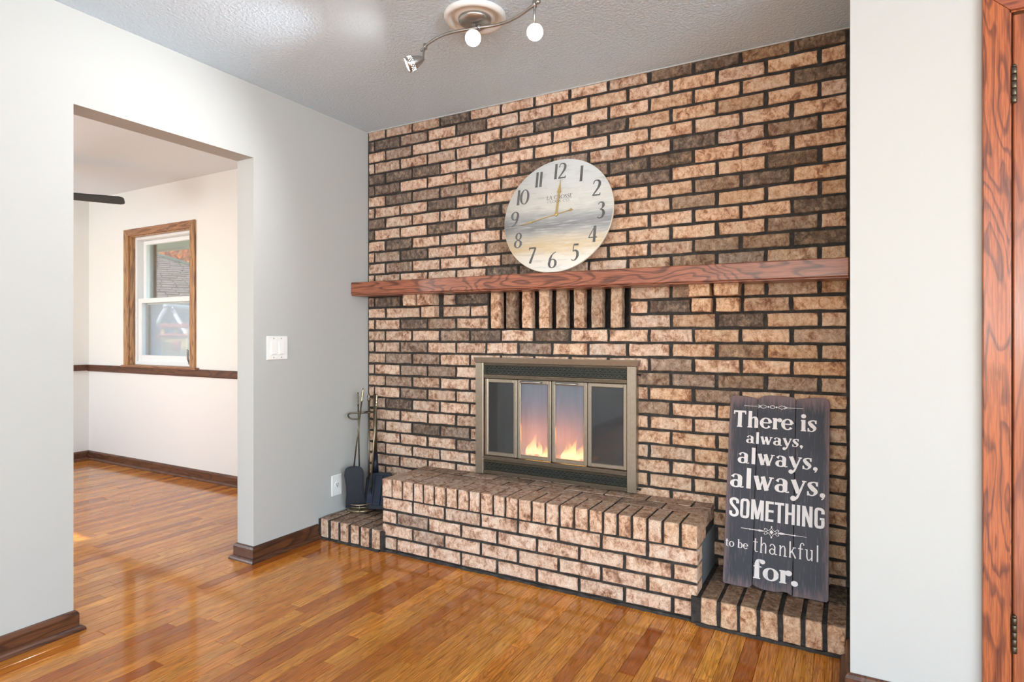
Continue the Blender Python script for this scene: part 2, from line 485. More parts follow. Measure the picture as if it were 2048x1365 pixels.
# ------------------------------------------------------------------ helpers: geometry
class MB:
    """collects shapes for one mesh object"""
    def __init__(self):
        self.v, self.f, self.t = [], [], []
        self.smooth = []

    def add(self, verts, faces, smooth=False, mat=None):
        b = len(self.v)
        self.v += [tuple(mat @ Vector(p)) for p in verts] if mat else [tuple(p) for p in verts]
        self.f += [tuple(i + b for i in f) for f in faces]
        self.smooth += [smooth] * len(faces)
        return self

    def box(self, x0, x1, y0, y1, z0, z1, mat=None):
        v = [(x0, y0, z0), (x1, y0, z0), (x1, y1, z0), (x0, y1, z0), (x0, y0, z1), (x1, y0, z1), (x1, y1, z1), (x0, y1, z1)]
        return self.add(v, [(0, 3, 2, 1), (4, 5, 6, 7), (0, 1, 5, 4), (1, 2, 6, 5), (2, 3, 7, 6), (3, 0, 4, 7)], False, mat)

    def cbox(self, x0, x1, y0, y1, z0, z1, c=0.002, mat=None):
        """box with chamfered edges"""
        bm = bmesh.new()
        bmesh.ops.create_cube(bm, size=1)
        for w in bm.verts:
            w.co = Vector(((x0 + x1) / 2 + w.co.x * (x1 - x0), (y0 + y1) / 2 + w.co.y * (y1 - y0), (z0 + z1) / 2 + w.co.z * (z1 - z0)))
        bmesh.ops.bevel(bm, geom=bm.edges[:], offset=c, segments=1, affect='EDGES')
        bm.verts.index_update()
        self.add([w.co[:] for w in bm.verts], [tuple(w.index for w in f.verts) for f in bm.faces], False, mat)
        bm.free()
        return self

    def tube(self, pts, r, n=10, closed=False, cap=True):
        pts = [Vector(p) for p in pts]
        N = len(pts)
        rad = r if isinstance(r, (list, tuple)) else [r] * N
        verts, faces = [], []
        prev = None
        for i, p in enumerate(pts):
            if closed:
                d = pts[(i + 1) % N] - pts[i - 1]
            else:
                d = pts[min(i + 1, N - 1)] - pts[max(i - 1, 0)]
            d.normalize()
            if prev is None:
                u = d.orthogonal().normalized()
            else:
                u = (prev - d * prev.dot(d)).normalized()
            prev = u
            w = d.cross(u)
            for j in range(n):
                a = 2 * math.pi * j / n
                verts.append(p + (u * math.cos(a) + w * math.sin(a)) * rad[i])
        for i in range(N if closed else N - 1):
            for j in range(n):
                a, b = i * n + j, i * n + (j + 1) % n
                c, d2 = ((i + 1) % N) * n + (j + 1) % n, ((i + 1) % N) * n + j
                faces.append((a, b, c, d2))
        if cap and not closed:
            faces.append(tuple(range(n))[::-1])
            faces.append(tuple((N - 1) * n + j for j in range(n)))
        return self.add(verts, faces, True)

    def lathe(self, prof, n=24, mat=None, capped=True):
        """profile of (r, z) turned about z"""
        verts, faces = [], []
        for r, z in prof:
            for j in range(n):
                a = 2 * math.pi * j / n
                verts.append((r * math.cos(a), r * math.sin(a), z))
        for i in range(len(prof) - 1):
            for j in range(n):
                faces.append((i * n + j, i * n + (j + 1) % n, (i + 1) * n + (j + 1) % n, (i + 1) * n + j))
        if capped:
            faces.append(tuple(range(n))[::-1])
            faces.append(tuple((len(prof) - 1) * n + j for j in range(n)))
        return self.add(verts, faces, True, mat)

    def prism(self, poly, y0, y1, mat=None):
        """outline of (x, z) given thickness along y"""
        n = len(poly)
        v = [(x, y0, z) for x, z in poly] + [(x, y1, z) for x, z in poly]
        f = [tuple(range(n)), tuple(range(2 * n - 1, n - 1, -1))] + [(i, i + n, (i + 1) % n + n, (i + 1) % n) for i in range(n)]
        return self.add(v, f, False, mat)

    def build(self, name, mat, parent=None, tone=None, loc=None, bevel=0, autosmooth=True):
        me = bpy.data.meshes.new(name)
        me.from_pydata(self.v, [], self.f)
        me.materials.append(mat)
        if any(self.smooth):
            me.polygons.foreach_set('use_smooth', self.smooth)
        if tone:
            a = me.color_attributes.new('tone', 'FLOAT_COLOR', 'POINT')
            a.data.foreach_set('color', [c for t in (tone if isinstance(tone, list) else [tone] * len(self.v)) for c in (*t, 1.0)])
        me.update()
        o = bpy.data.objects.new(name, me)
        COL.objects.link(o)
        if loc:
            o.location = loc
        if parent:
            o.parent = parent
        if bevel:
            b = o.modifiers.new('bevel', 'BEVEL')
            b.width = bevel
            b.segments = 2
            b.limit_method = 'ANGLE'
        return o


def tag(o, label=None, cat=None, group=None, kind=None):
    if label:
        o['label'] = label
    if cat:
        o['category'] = cat
    if group:
        o['group'] = group
    if kind:
        o['kind'] = kind
    return o


def empty(name, loc=(0, 0, 0), rot=(0, 0, 0)):
    o = bpy.data.objects.new(name, None)
    o.empty_display_size = 0.05
    o.location = loc
    o.rotation_euler = rot
    COL.objects.link(o)
    return o


def struct(mb, name, mat, label=None, **kw):
    o = mb.build(name, mat, **kw)
    return tag(o, label, None, None, 'structure')


def holes(mb, u0, u1, v0, v1, hs, put):
    """fill the rectangle u0..u1 x v0..v1 except the holes (a, b, c, d); put(ua, ub, va, vb) adds a cell"""
    us = sorted({u0, u1, *[min(max(q, u0), u1) for h in hs for q in h[:2]]})
    for a, b in zip(us, us[1:]):
        cuts = sorted([(h[2], h[3]) for h in hs if h[0] < (a + b) / 2 < h[1]])
        z = v0
        for c, d in cuts:
            if c > z:
                put(a, b, z, c)
            z = max(z, d)
        if z < v1:
            put(a, b, z, v1)


ZC, W = 2.385, 2.595
XE, YS = 6.8, -8.0          # east and south ends of the main room
DX, DS, DY = -3.5, -3.3, 0.11   # dining room: west wall, south wall, north wall
OP0, OP1, OPZ = -1.6186, -0.8206, 2.0195   # opening in the left wall
TH = 0.123

# ------------------------------------------------------------------ projection (only to choose which pieces show largest)
_F = Vector((-math.sin(YAW), math.cos(YAW), 0))
_R = Vector((math.cos(YAW), math.sin(YAW), 0))


def proj(x, y, z):
    d = Vector((x, y, z)) - CAM
    w = d.dot(_F)
    if w < 0.05:
        return None
    return (1024 + FPX * d.dot(_R) / w, HORY - FPX * d.z / w, w)


# ------------------------------------------------------------------ room shell
mb = MB()
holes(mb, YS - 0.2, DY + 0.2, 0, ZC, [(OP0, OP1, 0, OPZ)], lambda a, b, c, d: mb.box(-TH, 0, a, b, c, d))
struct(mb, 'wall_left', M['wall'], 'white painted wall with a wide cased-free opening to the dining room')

mb = MB()
NICHE = (0.874, 1.669, 1.1635, 1.372)
FBOX = (0.868, 1.668, 0.392, 0.905)
holes(mb, 0.0, W + 0.1, 0, ZC, [NICHE, FBOX], lambda a, b, c, d: mb.box(a, b, 0.0, 0.09, c, d))
mb.box(NICHE[0] - 0.01, NICHE[1] + 0.01, 0.088, 0.13, NICHE[2] - 0.01, NICHE[3] + 0.01)
brick_wall = struct(mb, 'wall_back', M['mortar'], 'chimney wall of mottled tan and charcoal bricks in dark mortar')

mb = MB()
DOOR0, DOOR1, DOORZ = 2.984, 3.80, 2.04
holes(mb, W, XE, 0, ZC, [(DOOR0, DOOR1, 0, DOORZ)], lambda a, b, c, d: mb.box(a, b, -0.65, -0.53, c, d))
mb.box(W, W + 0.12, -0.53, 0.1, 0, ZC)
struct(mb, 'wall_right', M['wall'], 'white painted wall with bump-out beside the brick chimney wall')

mb = MB()
holes(mb, YS - 0.2, -0.5, 0, ZC, [(-7.0, -2.8, 0.55, 2.15)], lambda a, b, c, d: mb.box(XE, XE + 0.12, a, b, c, d))
struct(mb, 'wall_east', M['dining_wall'], 'white wall with a wide window opening behind the viewer')
mb = MB()
holes(mb, -0.1, XE + 0.1, 0, ZC, [(0.6, 5.2, 0.55, 2.15)], lambda a, b, c, d: mb.box(a, b, YS - 0.12, YS, c, d))
struct(mb, 'wall_south', M['dining_wall'], 'white wall with a broad window opening facing the fireplace')
MB_ = MB().box(-0.06, XE + 0.12, YS - 0.12, 0.1, ZC, ZC + 0.1)
struct(MB_, 'ceiling', M['ceiling'], 'light grey ceiling with orange-peel texture')

WX0, WX1, WZ0, WZ1 = -2.834, -1.9276, 0.869, 2.0
mb = MB()
holes(mb, DX - 0.12, -TH, -0.0, ZC, [(WX0, WX1, WZ0, WZ1)], lambda a, b, c, d: mb.box(a, b, DY, DY + 0.17, c, d))
struct(mb, 'wall_dining_north', M['dining_wall'], 'bright white dining room wall holding the wood-cased window')
mb = MB()
holes(mb, DS - 0.1, DY + 0.1, 0, ZC, [], lambda a, b, c, d: mb.box(DX - 0.12, DX, a, b, c, d))
struct(mb, 'wall_dining_west', M['dining_wall'], 'white dining room end wall meeting the window wall')
mb = MB()
holes(mb, DX - 0.1, 0.0 - TH, 0, ZC, [(-3.28, -1.776, 0.88, 2.159)], lambda a, b, c, d: mb.box(a, b, DS - 0.12, DS, c, d))
struct(mb, 'wall_dining_south', M['dining_wall'], 'white dining room wall opposite the wood-cased window')
struct(MB().box(DX - 0.12, -0.06, DS - 0.12, DY + 0.17, ZC - 0.004, ZC + 0.1), 'ceiling_dining', M['dining_ceiling'], 'smooth white dining room ceiling')

# ------------------------------------------------------------------ floor of oak strips
floor = struct(MB().box(DX - 0.1, XE + 0.1, YS - 0.1, DY + 0.1, -0.12, -0.014), 'floor', M['subfloor'], 'glossy honey oak strip floor running through both rooms')
SW = 0.0572
planks = []
x = DX - 0.02
rf = random.Random(5)
while x < XE:
    south = DS if x < -0.15 else YS
    y = south - rf.uniform(0, 0.9)
    while y < DY:
        ln = rf.choice([0.32, 0.45, 0.6, 0.75, 0.9, 1.1, 1.35]) * rf.uniform(0.85, 1.15)
        a, b = max(y, south), min(y + ln, DY)
        y += ln
        if b - a < 0.02:
            continue
        bright = min(1, max(0, rf.gauss(0.62, 0.22)))
        if rf.random() < 0.10:
            bright = rf.uniform(0.0, 0.25)
        planks.append((x, x + SW, a, b, (bright, rf.random() * 0.8, rf.random())))
    x += SW


def seen_floor(px_, py_):
    q = proj(px_, py_, 0)
    if not q or not (0 <= q[0] < 2048 and 0 <= q[1] < 1365):
        return 0
    if py_ > -0.4 and px_ > 0:
        return 0
    if px_ < -0.0:
        t = (CAM.x - 0.0) / (CAM.x - px_)
        yy = CAM.y + (py_ - CAM.y) * t
        if not OP0 < yy < OP1:
            return 0
    if px_ > W - 0.02 and py_ > -0.65:
        return 0
    return (FPX / q[2]) ** 2 * CAM.z / q[2]


def weight(pl):
    s = 0
    for i in range(9):
        yy = pl[2] + (pl[3] - pl[2]) * (i + 0.5) / 9
        s += seen_floor((pl[0] + pl[1]) / 2, yy)
    return s / 9 * (pl[1] - pl[0]) * (pl[3] - pl[2])


planks.sort(key=weight, reverse=True)


def plank_mesh(mb, tones, pl):
    x0, x1, y0, y1, t = pl
    g, c = 0.0004, 0.0011
    dz = (t[2] - 0.5) * 0.0006
    v = []
    for (i, z) in ((g, -0.014), (g, -c + dz), (g + c, dz)):
        v += [(x0 + i, y0 + i, z), (x1 - i, y0 + i, z), (x1 - i, y1 - i, z), (x0 + i, y1 - i, z)]
    f = [(8, 9, 10, 11)]
    for r_ in (0, 4):
        for j in range(4):
            f.append((r_ + j, r_ + (j + 1) % 4, r_ + 4 + (j + 1) % 4, r_ + 4 + j))
    mb.add(v, f)
    tones += [t] * len(v)


for pl in planks[:300]:
    mb, tn = MB(), []
    plank_mesh(mb, tn, pl)
    mb.build('plank', M['floor'], floor, tn)
mb, tn = MB(), []
for pl in planks[300:]:
    plank_mesh(mb, tn, pl)
tag(mb.build('remaining_planks', M['floor'], floor, tn), kind='stuff')

# ------------------------------------------------------------------ bricks
rb = random.Random(21)


def brick(parent, x0, x1, y0, y1, z0, z1, tone, top_dark=0.0, jit=0.0020, name='brick', into=None, tones=None):
    """one brick: front faces -y, arrises worn and slightly uneven; y0 is the face"""
    nx = 4 if (x1 - x0) > 0.12 else 2
    nz = 4 if (z1 - z0) > 0.12 else 2
    c = 0.0035
    out = []
    per = [(i / nx, 0) for i in range(nx)] + [(1, j / nz) for j in range(nz)] + [(1 - i / nx, 1) for i in range(nx)] + [(0, 1 - j / nz) for j in range(nz)]
    J = lambda s=1.0: rb.uniform(-jit, jit) * s
    ring0, ring1, ring2 = [], [], []
    tl = []
    for a, b in per:
        ox, oz = J(), J()
        X, Z = x0 + (x1 - x0) * a + ox, z0 + (z1 - z0) * b + oz
        ix = c if a == 0 else (-c if a == 1 else 0)
        iz = c if b == 0 else (-c if b == 1 else 0)
        ring0.append((X, y1, Z))
        ring1.append((X, y0 + c, Z))
        ring2.append((X + ix, y0 + J(0.6), Z + iz))
    n = len(per)
    v = ring0 + ring1 + ring2
    f = []
    for r_ in (0, n):
        for j in range(n):
            f.append((r_ + j, r_ + (j + 1) % n, r_ + n + (j + 1) % n, r_ + n + j))
    f.append(tuple(2 * n + j for j in range(n)))
    f.append(tuple(range(n - 1, -1, -1)))
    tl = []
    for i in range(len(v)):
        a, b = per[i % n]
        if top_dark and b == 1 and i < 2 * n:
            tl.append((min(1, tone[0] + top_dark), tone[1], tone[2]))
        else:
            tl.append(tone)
    if into is not None:
        into.add(v, f)
        tones.extend(tl)
        return None
    return MB().add(v, f).build(name, M['brick'], parent, tl)


CR = 0.0683
AJ = [0.055, 0.255, 0.459, 0.659, 0.859, 1.061, 1.258, 1.459, 1.660, 1.870, 2.075, 2.280, 2.486]
BJ = [0.142, 0.346, 0.547, 0.751, 0.953, 1.154, 1.358, 1.563, 1.766, 1.972, 2.177, 2.381]
XL, XR = 0.010, 2.584
# which bricks of each course are charcoal (D) or smoked (M); '.' is the common tan brick, counted from the left wall
TONES = {
    1: 'mmmD....mDDMD', 2: 'DDM.D.........', 3: '.M...mD.....D', 4: '.m.m.D..D..m..', 5: 'DDD..........', 6: 'DD....DM..D.M.',
    7: '.DMM...MDD...', 8: 'm..D.....D..D.', 9: 'D...DM....MD.', 10: 'D..D.D....M..m', 11: '.D..........D', 12: '.MD..M......M.',
    13: '.M...M....MMD', 14: '.m...DD...MMm.', 16: 'MD.mD.....Mmmm', 17: '.........Dm..', 18: '..DM......mD..', 19: 'm..MD.D.....m',
    20: 'mmM...M....Mm.', 21: 'mMM......M...', 22: '..MM.....MMMMm', 23: '.Mm.......M..', 24: '..Mm.....M....', 25: 'mDm..........',
    26: '....m.........', 27: 'm.DM.........', 28: '....M.........', 29: 'm............', 30: '.m............', 31: '...M....M....',
    32: '.M...M........', 33: '.............', 34: '..............', 35: '.............',
}
wall_bricks = []
for i in range(1, 36):
    zm = CAM.z + (19 - i) * CR
    z0, z1 = zm - CR / 2 + 0.0065, zm + CR / 2 - 0.0065
    z1 = min(z1, ZC - 0.004)
    js = BJ if i % 2 else AJ
    segs = []
    xs = [XL - 0.0065] + list(js) + [XR + 0.0065]
    for n_, (a, b) in enumerate(zip(xs, xs[1:])):
        segs.append([a + 0.0080 + rb.uniform(-0.0015, 0.0018), b - 0.0080 + rb.uniform(-0.0018, 0.0015), n_])
    if i == 16:
        segs = [[0.010, 0.047, 0], [0.062, 0.250, 1], [0.575, 0.650, 3], [0.667, 0.866, 4], [1.677, 1.862, 9], [1.877, 1.962, 10], [2.190, 2.272, 11], [2.290, 2.478, 12], [2.494, 2.584, 13]]
    elif i == 17:
        segs = [[0.010, 0.134, 0], [0.152, 0.40, 1], [0.575, 0.748, 3], [0.762, 0.866, 4], [1.677, 1.757, 8], [1.772, 1.957, 9], [2.190, 2.370, 10], [2.388, 2.584, 11]]
    elif i == 18:
        segs = [q for q in segs if q[1] < 0.7 or q[0] > 1.85]
        segs += [[0.667, 0.866, 4], [1.677, 1.862, 9]]
    for a, b, n_ in segs:
        # behind the insert
        if z1 < 1.0 and z0 > 0.36:
            if a > 0.80 and b < 1.735:
                if not z1 > 0.995:
                    continue
            elif a < 0.80 < b:
                b = 0.822 if z0 < 0.95 else b
            elif a < 1.735 < b:
                a = 1.712 if z0 < 0.95 else a
        if z1 < 0.37 and 0.47 < (a + b) / 2 < 2.05:
            continue
        code = TONES.get(i, '')[n_:n_ + 1] or '.'
        d = {'D': rb.uniform(0.88, 1.0), 'M': rb.uniform(0.58, 0.74), 'm': rb.uniform(0.28, 0.4), '.': max(0.0, rb.gauss(0.08, 0.10))}[code]
        hue = min(1, max(0, (a / 2.6 - 0.35) * 1.1 + rb.gauss(0, 0.18)))  # tinted warmer to the right: colour of the light put into the bricks
        q0, q1 = proj(a, 0, z0), proj(b, 0, z1)
        ar = abs((q1[0] - q0[0]) * (q1[1] - q0[1]))
        cx_, cz_ = (q0[0] + q1[0]) / 2, (q0[1] + q1[1]) / 2
        if ((cx_ - 1118) / 105) ** 2 + ((cz_ - 433) / 110) ** 2 < 0.75 or (1455 < cx_ < 1655 and cz_ > 815):
            ar *= 0.02
        if i == 15:
            ar = 0
        wall_bricks.append((ar, a, b, z0, z1, (d, hue, rb.random())))
wall_bricks.sort(key=lambda q: -q[0])
# pushed-out brackets under the mantel
corbels = []
z16 = CAM.z + 3 * CR
z17 = CAM.z + 2 * CR
for a, b, zc, p, dk in ((0.345, 0.430, z16, 0.09, 0.1), (0.447, 0.537, z16, 0.09, 0.1), (0.447, 0.537, z17, 0.05, 0.1),
                        (1.970, 2.059, z16, 0.095, 0.0), (2.078, 2.180, z16, 0.095, 0.05), (1.974, 2.059, z17, 0.05, 0.0), (2.080, 2.176, z17, 0.05, 0.05)):
    corbels.append((a, b, zc, p, dk))
SOLD = [(0.889, 0.948, 0.1), (0.986, 1.043, 0.75), (1.082, 1.137, 0.05), (1.182, 1.239, 0.05), (1.281, 1.338, 0.5), (1.379, 1.433, 0.3), (1.474, 1.530, 0.5), (1.575, 1.632, 0.25)]
n_parts = 300 - len(corbels) - len(SOLD)
for ar, a, b, z0, z1, t in wall_bricks[:n_parts]:
    brick(brick_wall, a, b, -0.008 + rb.uniform(-0.0015, 0.0015), 0.04, z0, z1, t)
mb, tn = MB(), []
for ar, a, b, z0, z1, t in wall_bricks[n_parts:]:
    brick(None, a, b, -0.008 + rb.uniform(-0.0015, 0.0015), 0.04, z0, z1, t, into=mb, tones=tn)
tag(mb.build('remaining_bricks', M['brick'], brick_wall, tn), kind='stuff')
for a, b, zc, p, dk in corbels:
    tag(brick(brick_wall, a, b, -p, 0.02, zc - 0.030, zc + 0.031, (dk, 0.3 if a < 1 else 0.7, rb.random()), name='corbel_brick'))
for a, b, dk in SOLD:
    brick(brick_wall, a, b, -0.006, 0.040, 1.170, 1.370, (dk, 0.4, rb.random()), name='soldier_brick')
# white caulk line where brick meets ceiling
struct(MB().box(0.0, W, -0.010, 0.004, ZC - 0.005, ZC + 0.001), 'trim_1', M['wall'], 'thin white caulk line between brick and ceiling')

# ------------------------------------------------------------------ hearth
HY, HZ, HX0, HX1 = -0.384, 0.380, 0.454, 2.070
LY, LZ = -0.407, 0.110
hearth = tag(empty('fireplace_hearth', (1.26, -0.2, 0)), 'raised brick hearth with low brick steps at both ends in front of chimney wall', 'hearth')


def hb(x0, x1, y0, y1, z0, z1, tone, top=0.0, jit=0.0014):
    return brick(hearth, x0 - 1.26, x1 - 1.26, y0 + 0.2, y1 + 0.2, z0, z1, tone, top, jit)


core = MB()
core.box(HX0 + 0.007 - 1.26, HX1 - 0.007 - 1.26, HY + 0.009 + 0.2, 0.2, 0, HZ - 0.006)
core.box(0.0 - 1.26, HX0 + 0.02 - 1.26, LY + 0.008 + 0.2, 0.2, 0, LZ - 0.006)
core.box(HX1 - 0.02 - 1.26, W - 1.26, LY + 0.008 + 0.2, 0.2, 0, LZ - 0.006)
# uneven mortar fillet at the floor
fx = [i / 60 for i in range(61)]
rr = random.Random(3)
for xa, xb, yy in ((0.0, HX0, LY), (HX0, HX1, HY), (HX1, W - 0.004, LY)):
    n = max(3, int((xb - xa) / 0.03))
    v, f = [], []
    for i in range(n + 1):
        X = xa + (xb - xa) * i / n - 1.26
        h, d = rr.uniform(0.006, 0.013), rr.uniform(0.004, 0.012)
        v += [(X, yy + 0.2 - d, 0.0), (X, yy + 0.2 - 0.002, h), (X, yy + 0.2 + 0.02, h), (X, yy + 0.2 + 0.02, 0.0)]
    for i in range(n):
        for j in range(4):
            f.append((i * 4 + j, i * 4 + (j + 1) % 4, i * 4 + 4 + (j + 1) % 4, i * 4 + 4 + j))
    core.add(v, f)
core.build('mortar_bed', M['mortar'], hearth)
R1 = [0.454, 0.651, 0.850, 1.060, 1.262, 1.467, 1.669, 1.869, 2.070]
R2 = [0.454, 0.547, 0.749, 0.948, 1.152, 1.360, 1.566, 1.771, 1.972, 2.070]
DARKH = {(1, 1): 0.55, (2, 1): 0.45, (0, 2): 0.25}
for r_, (zm, js) in enumerate(((0.2500, R1), (0.1815, R2), (0.1130, R1), (0.0447, R2))):
    for i, (a, b) in enumerate(zip(js, js[1:])):
        l = a + (0.0075 if i else 0.0)
        h = b - (0.0075 if i < len(js) - 2 else 0.0)
        hb(l, h, HY + rb.uniform(-0.001, 0.001), HY + 0.095, zm - 0.0278, zm + 0.0278, (DARKH.get((r_, i), max(0, rb.gauss(0.0, 0.07))), max(0, (a - 1.2) * 0.3 + rb.gauss(0, 0.06)), rb.random()))  # warm tint rises rightward here too, painting in the light's colour
RLJ = [0.454, 0.519, 0.587, 0.656, 0.721, 0.789, 0.859, 0.928, 0.995, 1.060, 1.131, 1.197, 1.266, 1.335, 1.405, 1.474, 1.544, 1.611, 1.677, 1.742, 1.804, 1.869, 1.933, 2.004, 2.070]
for i, (a, b) in enumerate(zip(RLJ, RLJ[1:])):
    hb(a + (0.0065 if i else 0), b - (0.0065 if i < 23 else 0), HY - 0.003 + rb.uniform(-0.002, 0.002), HY + 0.168, 0.288, HZ + rb.uniform(-0.002, 0.002), (max(0, rb.gauss(0.02, 0.05)), max(0, 0.1 + (a - 1.0) * 0.35 + rb.gauss(0, 0.1)), rb.random()), 0.30)  # same painted-in warm cast of light, stronger to the right
for y0, y1, off in ((-0.204, -0.114, 0.0), (-0.102, -0.011, 0.1)):
    x = HX0 - off
    while x < HX1 - 0.03:
        a, b = max(x, HX0), min(x + 0.2035, HX1)
        if b - a > 0.02:
            # laid flat; the cut stops short of the insert's legs
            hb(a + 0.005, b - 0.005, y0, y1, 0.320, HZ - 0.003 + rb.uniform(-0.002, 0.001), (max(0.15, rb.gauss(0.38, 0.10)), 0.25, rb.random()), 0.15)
        x += 0.2035
LL = [(0.022, 0.075), (0.098, 0.153), (0.173, 0.226), (0.247, 0.300), (0.323, 0.376), (0.399, 0.450)]
LR = [(2.088, 2.147), (2.163, 2.220), (2.233, 2.290), (2.305, 2.363), (2.382, 2.439), (2.454, 2.508), (2.525, 2.583)]
for k_, lst in enumerate((LL, LR)):
    for a, b in lst:
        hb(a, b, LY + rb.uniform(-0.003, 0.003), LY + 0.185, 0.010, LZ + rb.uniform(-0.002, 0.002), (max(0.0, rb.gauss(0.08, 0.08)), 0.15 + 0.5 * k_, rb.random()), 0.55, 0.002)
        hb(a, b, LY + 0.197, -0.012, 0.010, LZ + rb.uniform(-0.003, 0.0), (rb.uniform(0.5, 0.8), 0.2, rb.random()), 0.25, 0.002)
tag(MB().box(HX1 - 0.02 - 1.26, HX1 - 0.004 - 1.26, HY + 0.105 + 0.2, 0.2 - 0.004, LZ - 0.01, 0.284).build('side_panel', M['parge'], hearth), 'grey parged panel on hearth end')

# ------------------------------------------------------------------ mantel
ml = empty('mantel_shelf', (1.297, -0.075, 1.367))
ml.rotation_euler = (0, R(0.31), 0)
tag(ml, 'long dark oak mantel shelf with bold wavy grain across the brick wall', 'mantel')
MB().cbox(-1.2955, 1.2955, -0.0765, 0.068, 0.0, 0.0745, 0.004).build('beam', M['mantel'], ml)
MB().cbox(-1.2955, 1.2955, -0.070, 0.060, -0.006, 0.0002, 0.002).build('bottom_rebate', M['mantel'], ml)

# ------------------------------------------------------------------ skirting, casing, door
def skirting(name, label, runs, mat_key, h=0.078):
    """runs of ((x0, y0), (x1, y1), normal) along a wall face"""
    mb, sh = MB(), MB()
    for (xa, ya), (xb, yb_), (nx, ny), *trim in runs:
        prof = [(0, 0), (0.014, 0), (0.014, h - 0.014), (0.009, h - 0.004), (0.004, h), (0, h)]
        shoe = [(0.014, 0), (0.031, 0), (0.031, 0.006), (0.027, 0.013), (0.021, 0.018), (0.014, 0.020)]
        ea, eb = trim[0] if trim else (0, 0)
        d = Vector((xb - xa, yb_ - ya, 0)).normalized()
        for pr, tgt in ((prof, mb), (shoe, sh)):
            n = len(pr)
            v = []
            for (px_, py_, e, sgn) in ((xa, ya, ea, -1), (xb, yb_, eb, 1)):
                for o, z in pr:
                    v.append((px_ + nx * o + d.x * sgn * e * o, py_ + ny * o + d.y * sgn * e * o, z))
            f = [(i, (i + 1) % n, n + (i + 1) % n, n + i) for i in range(n)] + [tuple(range(n - 1, -1, -1)), tuple(range(n, 2 * n))]
            tgt.add(v, f)
    o = struct(mb, name, M[mat_key], label)
    sh.build('shoe_moulding', M[mat_key], o)
    return o


skirting('baseboard_left', 'dark stained baseboard along the white wall, mitred round the opening', [
    ((0, YS), (0, OP0), (1, 0), (0, 1)), ((0, OP0), (-TH, OP0), (0, 1), (1, 1)), ((-TH, OP0), (-TH, DS), (-1, 0), (1, 0))], 'base_y')
skirting('baseboard_corner', 'short dark baseboard between the opening and the hearth', [
    ((0, LY - 0.001), (0, OP1), (1, 0), (0, 1)), ((0, OP1), (-TH, OP1), (0, -1), (1, 1)), ((-TH, OP1), (-TH, DY), (-1, 0), (1, 0))], 'base_y')
skirting('baseboard_dining', 'brown baseboard under the dining room window wall', [((-TH, DY), (DX, DY), (0, -1), (0, 0)), ((DX, DY), (DX, DS), (1, 0), (0, 0))], 'base_x')
skirting('baseboard_right', 'dark baseboard beside the low hearth step at the bump-out', [((W, -0.65), (W, LY - 0.001), (-1, 0), (1, 0)), ((2.92, -0.65), (W, -0.65), (0, -1), (0, 1))], 'base_y')

tr = MB()
tr.box(DX, -TH, DY - 0.020, DY, 0.812, 0.866)
tr.box(DX, -TH, DY - 0.014, DY, 0.806, 0.812)
tr.box(DX, DX + 0.020, DS, DY - 0.020, 0.812, 0.866)
struct(tr, 'trim_2', M['base_x'], 'brown wooden chair rail running round the dining room', bevel=0.003)

C0, C1 = 2.9225, 2.984
cs = MB()
e_ = 0.0615
cs.add([(C0, -0.668, 0), (C1, -0.664, 0), (C1, -0.664, DOORZ), (C0, -0.668, DOORZ + e_), (C0, -0.65, 0), (C1, -0.65, 0), (C1, -0.65, DOORZ), (C0, -0.65, DOORZ + e_)],
       [(0, 1, 2, 3), (4, 7, 6, 5), (0, 4, 5, 1), (1, 5, 6, 2), (2, 6, 7, 3), (3, 7, 4, 0)])
casing = struct(cs, 'trim_3', M['casing'], 'reddish oak door casing with strong wavy grain', bevel=0.003)
ch = MB()
ch.add([(C1, -0.664, DOORZ), (DOOR1, -0.664, DOORZ), (DOOR1 + e_, -0.668, DOORZ + e_), (C0, -0.668, DOORZ + e_), (C1, -0.65, DOORZ), (DOOR1, -0.65, DOORZ), (DOOR1 + e_, -0.65, DOORZ + e_), (C0, -0.65, DOORZ + e_)],
       [(0, 1, 2, 3), (4, 7, 6, 5), (0, 4, 5, 1), (1, 5, 6, 2), (2, 6, 7, 3), (3, 7, 4, 0)])
ch.build('head_casing', M['casing_h'], casing, bevel=0.003)
cr = MB()
cr.box(DOOR1, DOOR1 + e_, -0.668, -0.65, 0, DOORZ)
cr.build('far_casing', M['casing'], casing, bevel=0.003)
jb = MB()
jb.box(DOOR0 - 0.001, DOOR0 + 0.004, -0.655, -0.53, 0, DOORZ)
jb.box(DOOR0, DOOR1, -0.655, -0.53, DOORZ - 0.004, DOORZ + 0.001)
jb.box(DOOR0, DOOR0 + 0.02, -0.60, -0.53, 0, DOORZ)
jb.build('jamb', M['casing'], casing)
dr = MB().cbox(DOOR0 + 0.0085, DOOR1 - 0.004, -0.652, -0.615, 0.012, DOORZ - 0.010, 0.003)
door = struct(dr, 'door_1', M['door'], 'brown oak slab door with dark bronze hinges')
for zc in (1.830, 0.294):
    h = MB()
    for i in range(5):
        z0 = zc - 0.05 + i * 0.02
        h.lathe([(0.0055, z0 + 0.0005), (0.0065, z0 + 0.002), (0.0065, z0 + 0.018), (0.0055, z0 + 0.0195)], 14, Matrix.Translation((DOOR0 + 0.0095, -0.660, 0)))
    h.lathe([(0.003, zc + 0.05), (0.006, zc + 0.052), (0.004, zc + 0.057)], 12, Matrix.Translation((DOOR0 + 0.0095, -0.660, 0)))
    h.box(DOOR0 + 0.004, DOOR0 + 0.015, -0.656, -0.652, zc - 0.05, zc + 0.05)
    h.build('hinge', M['hinge'], door)

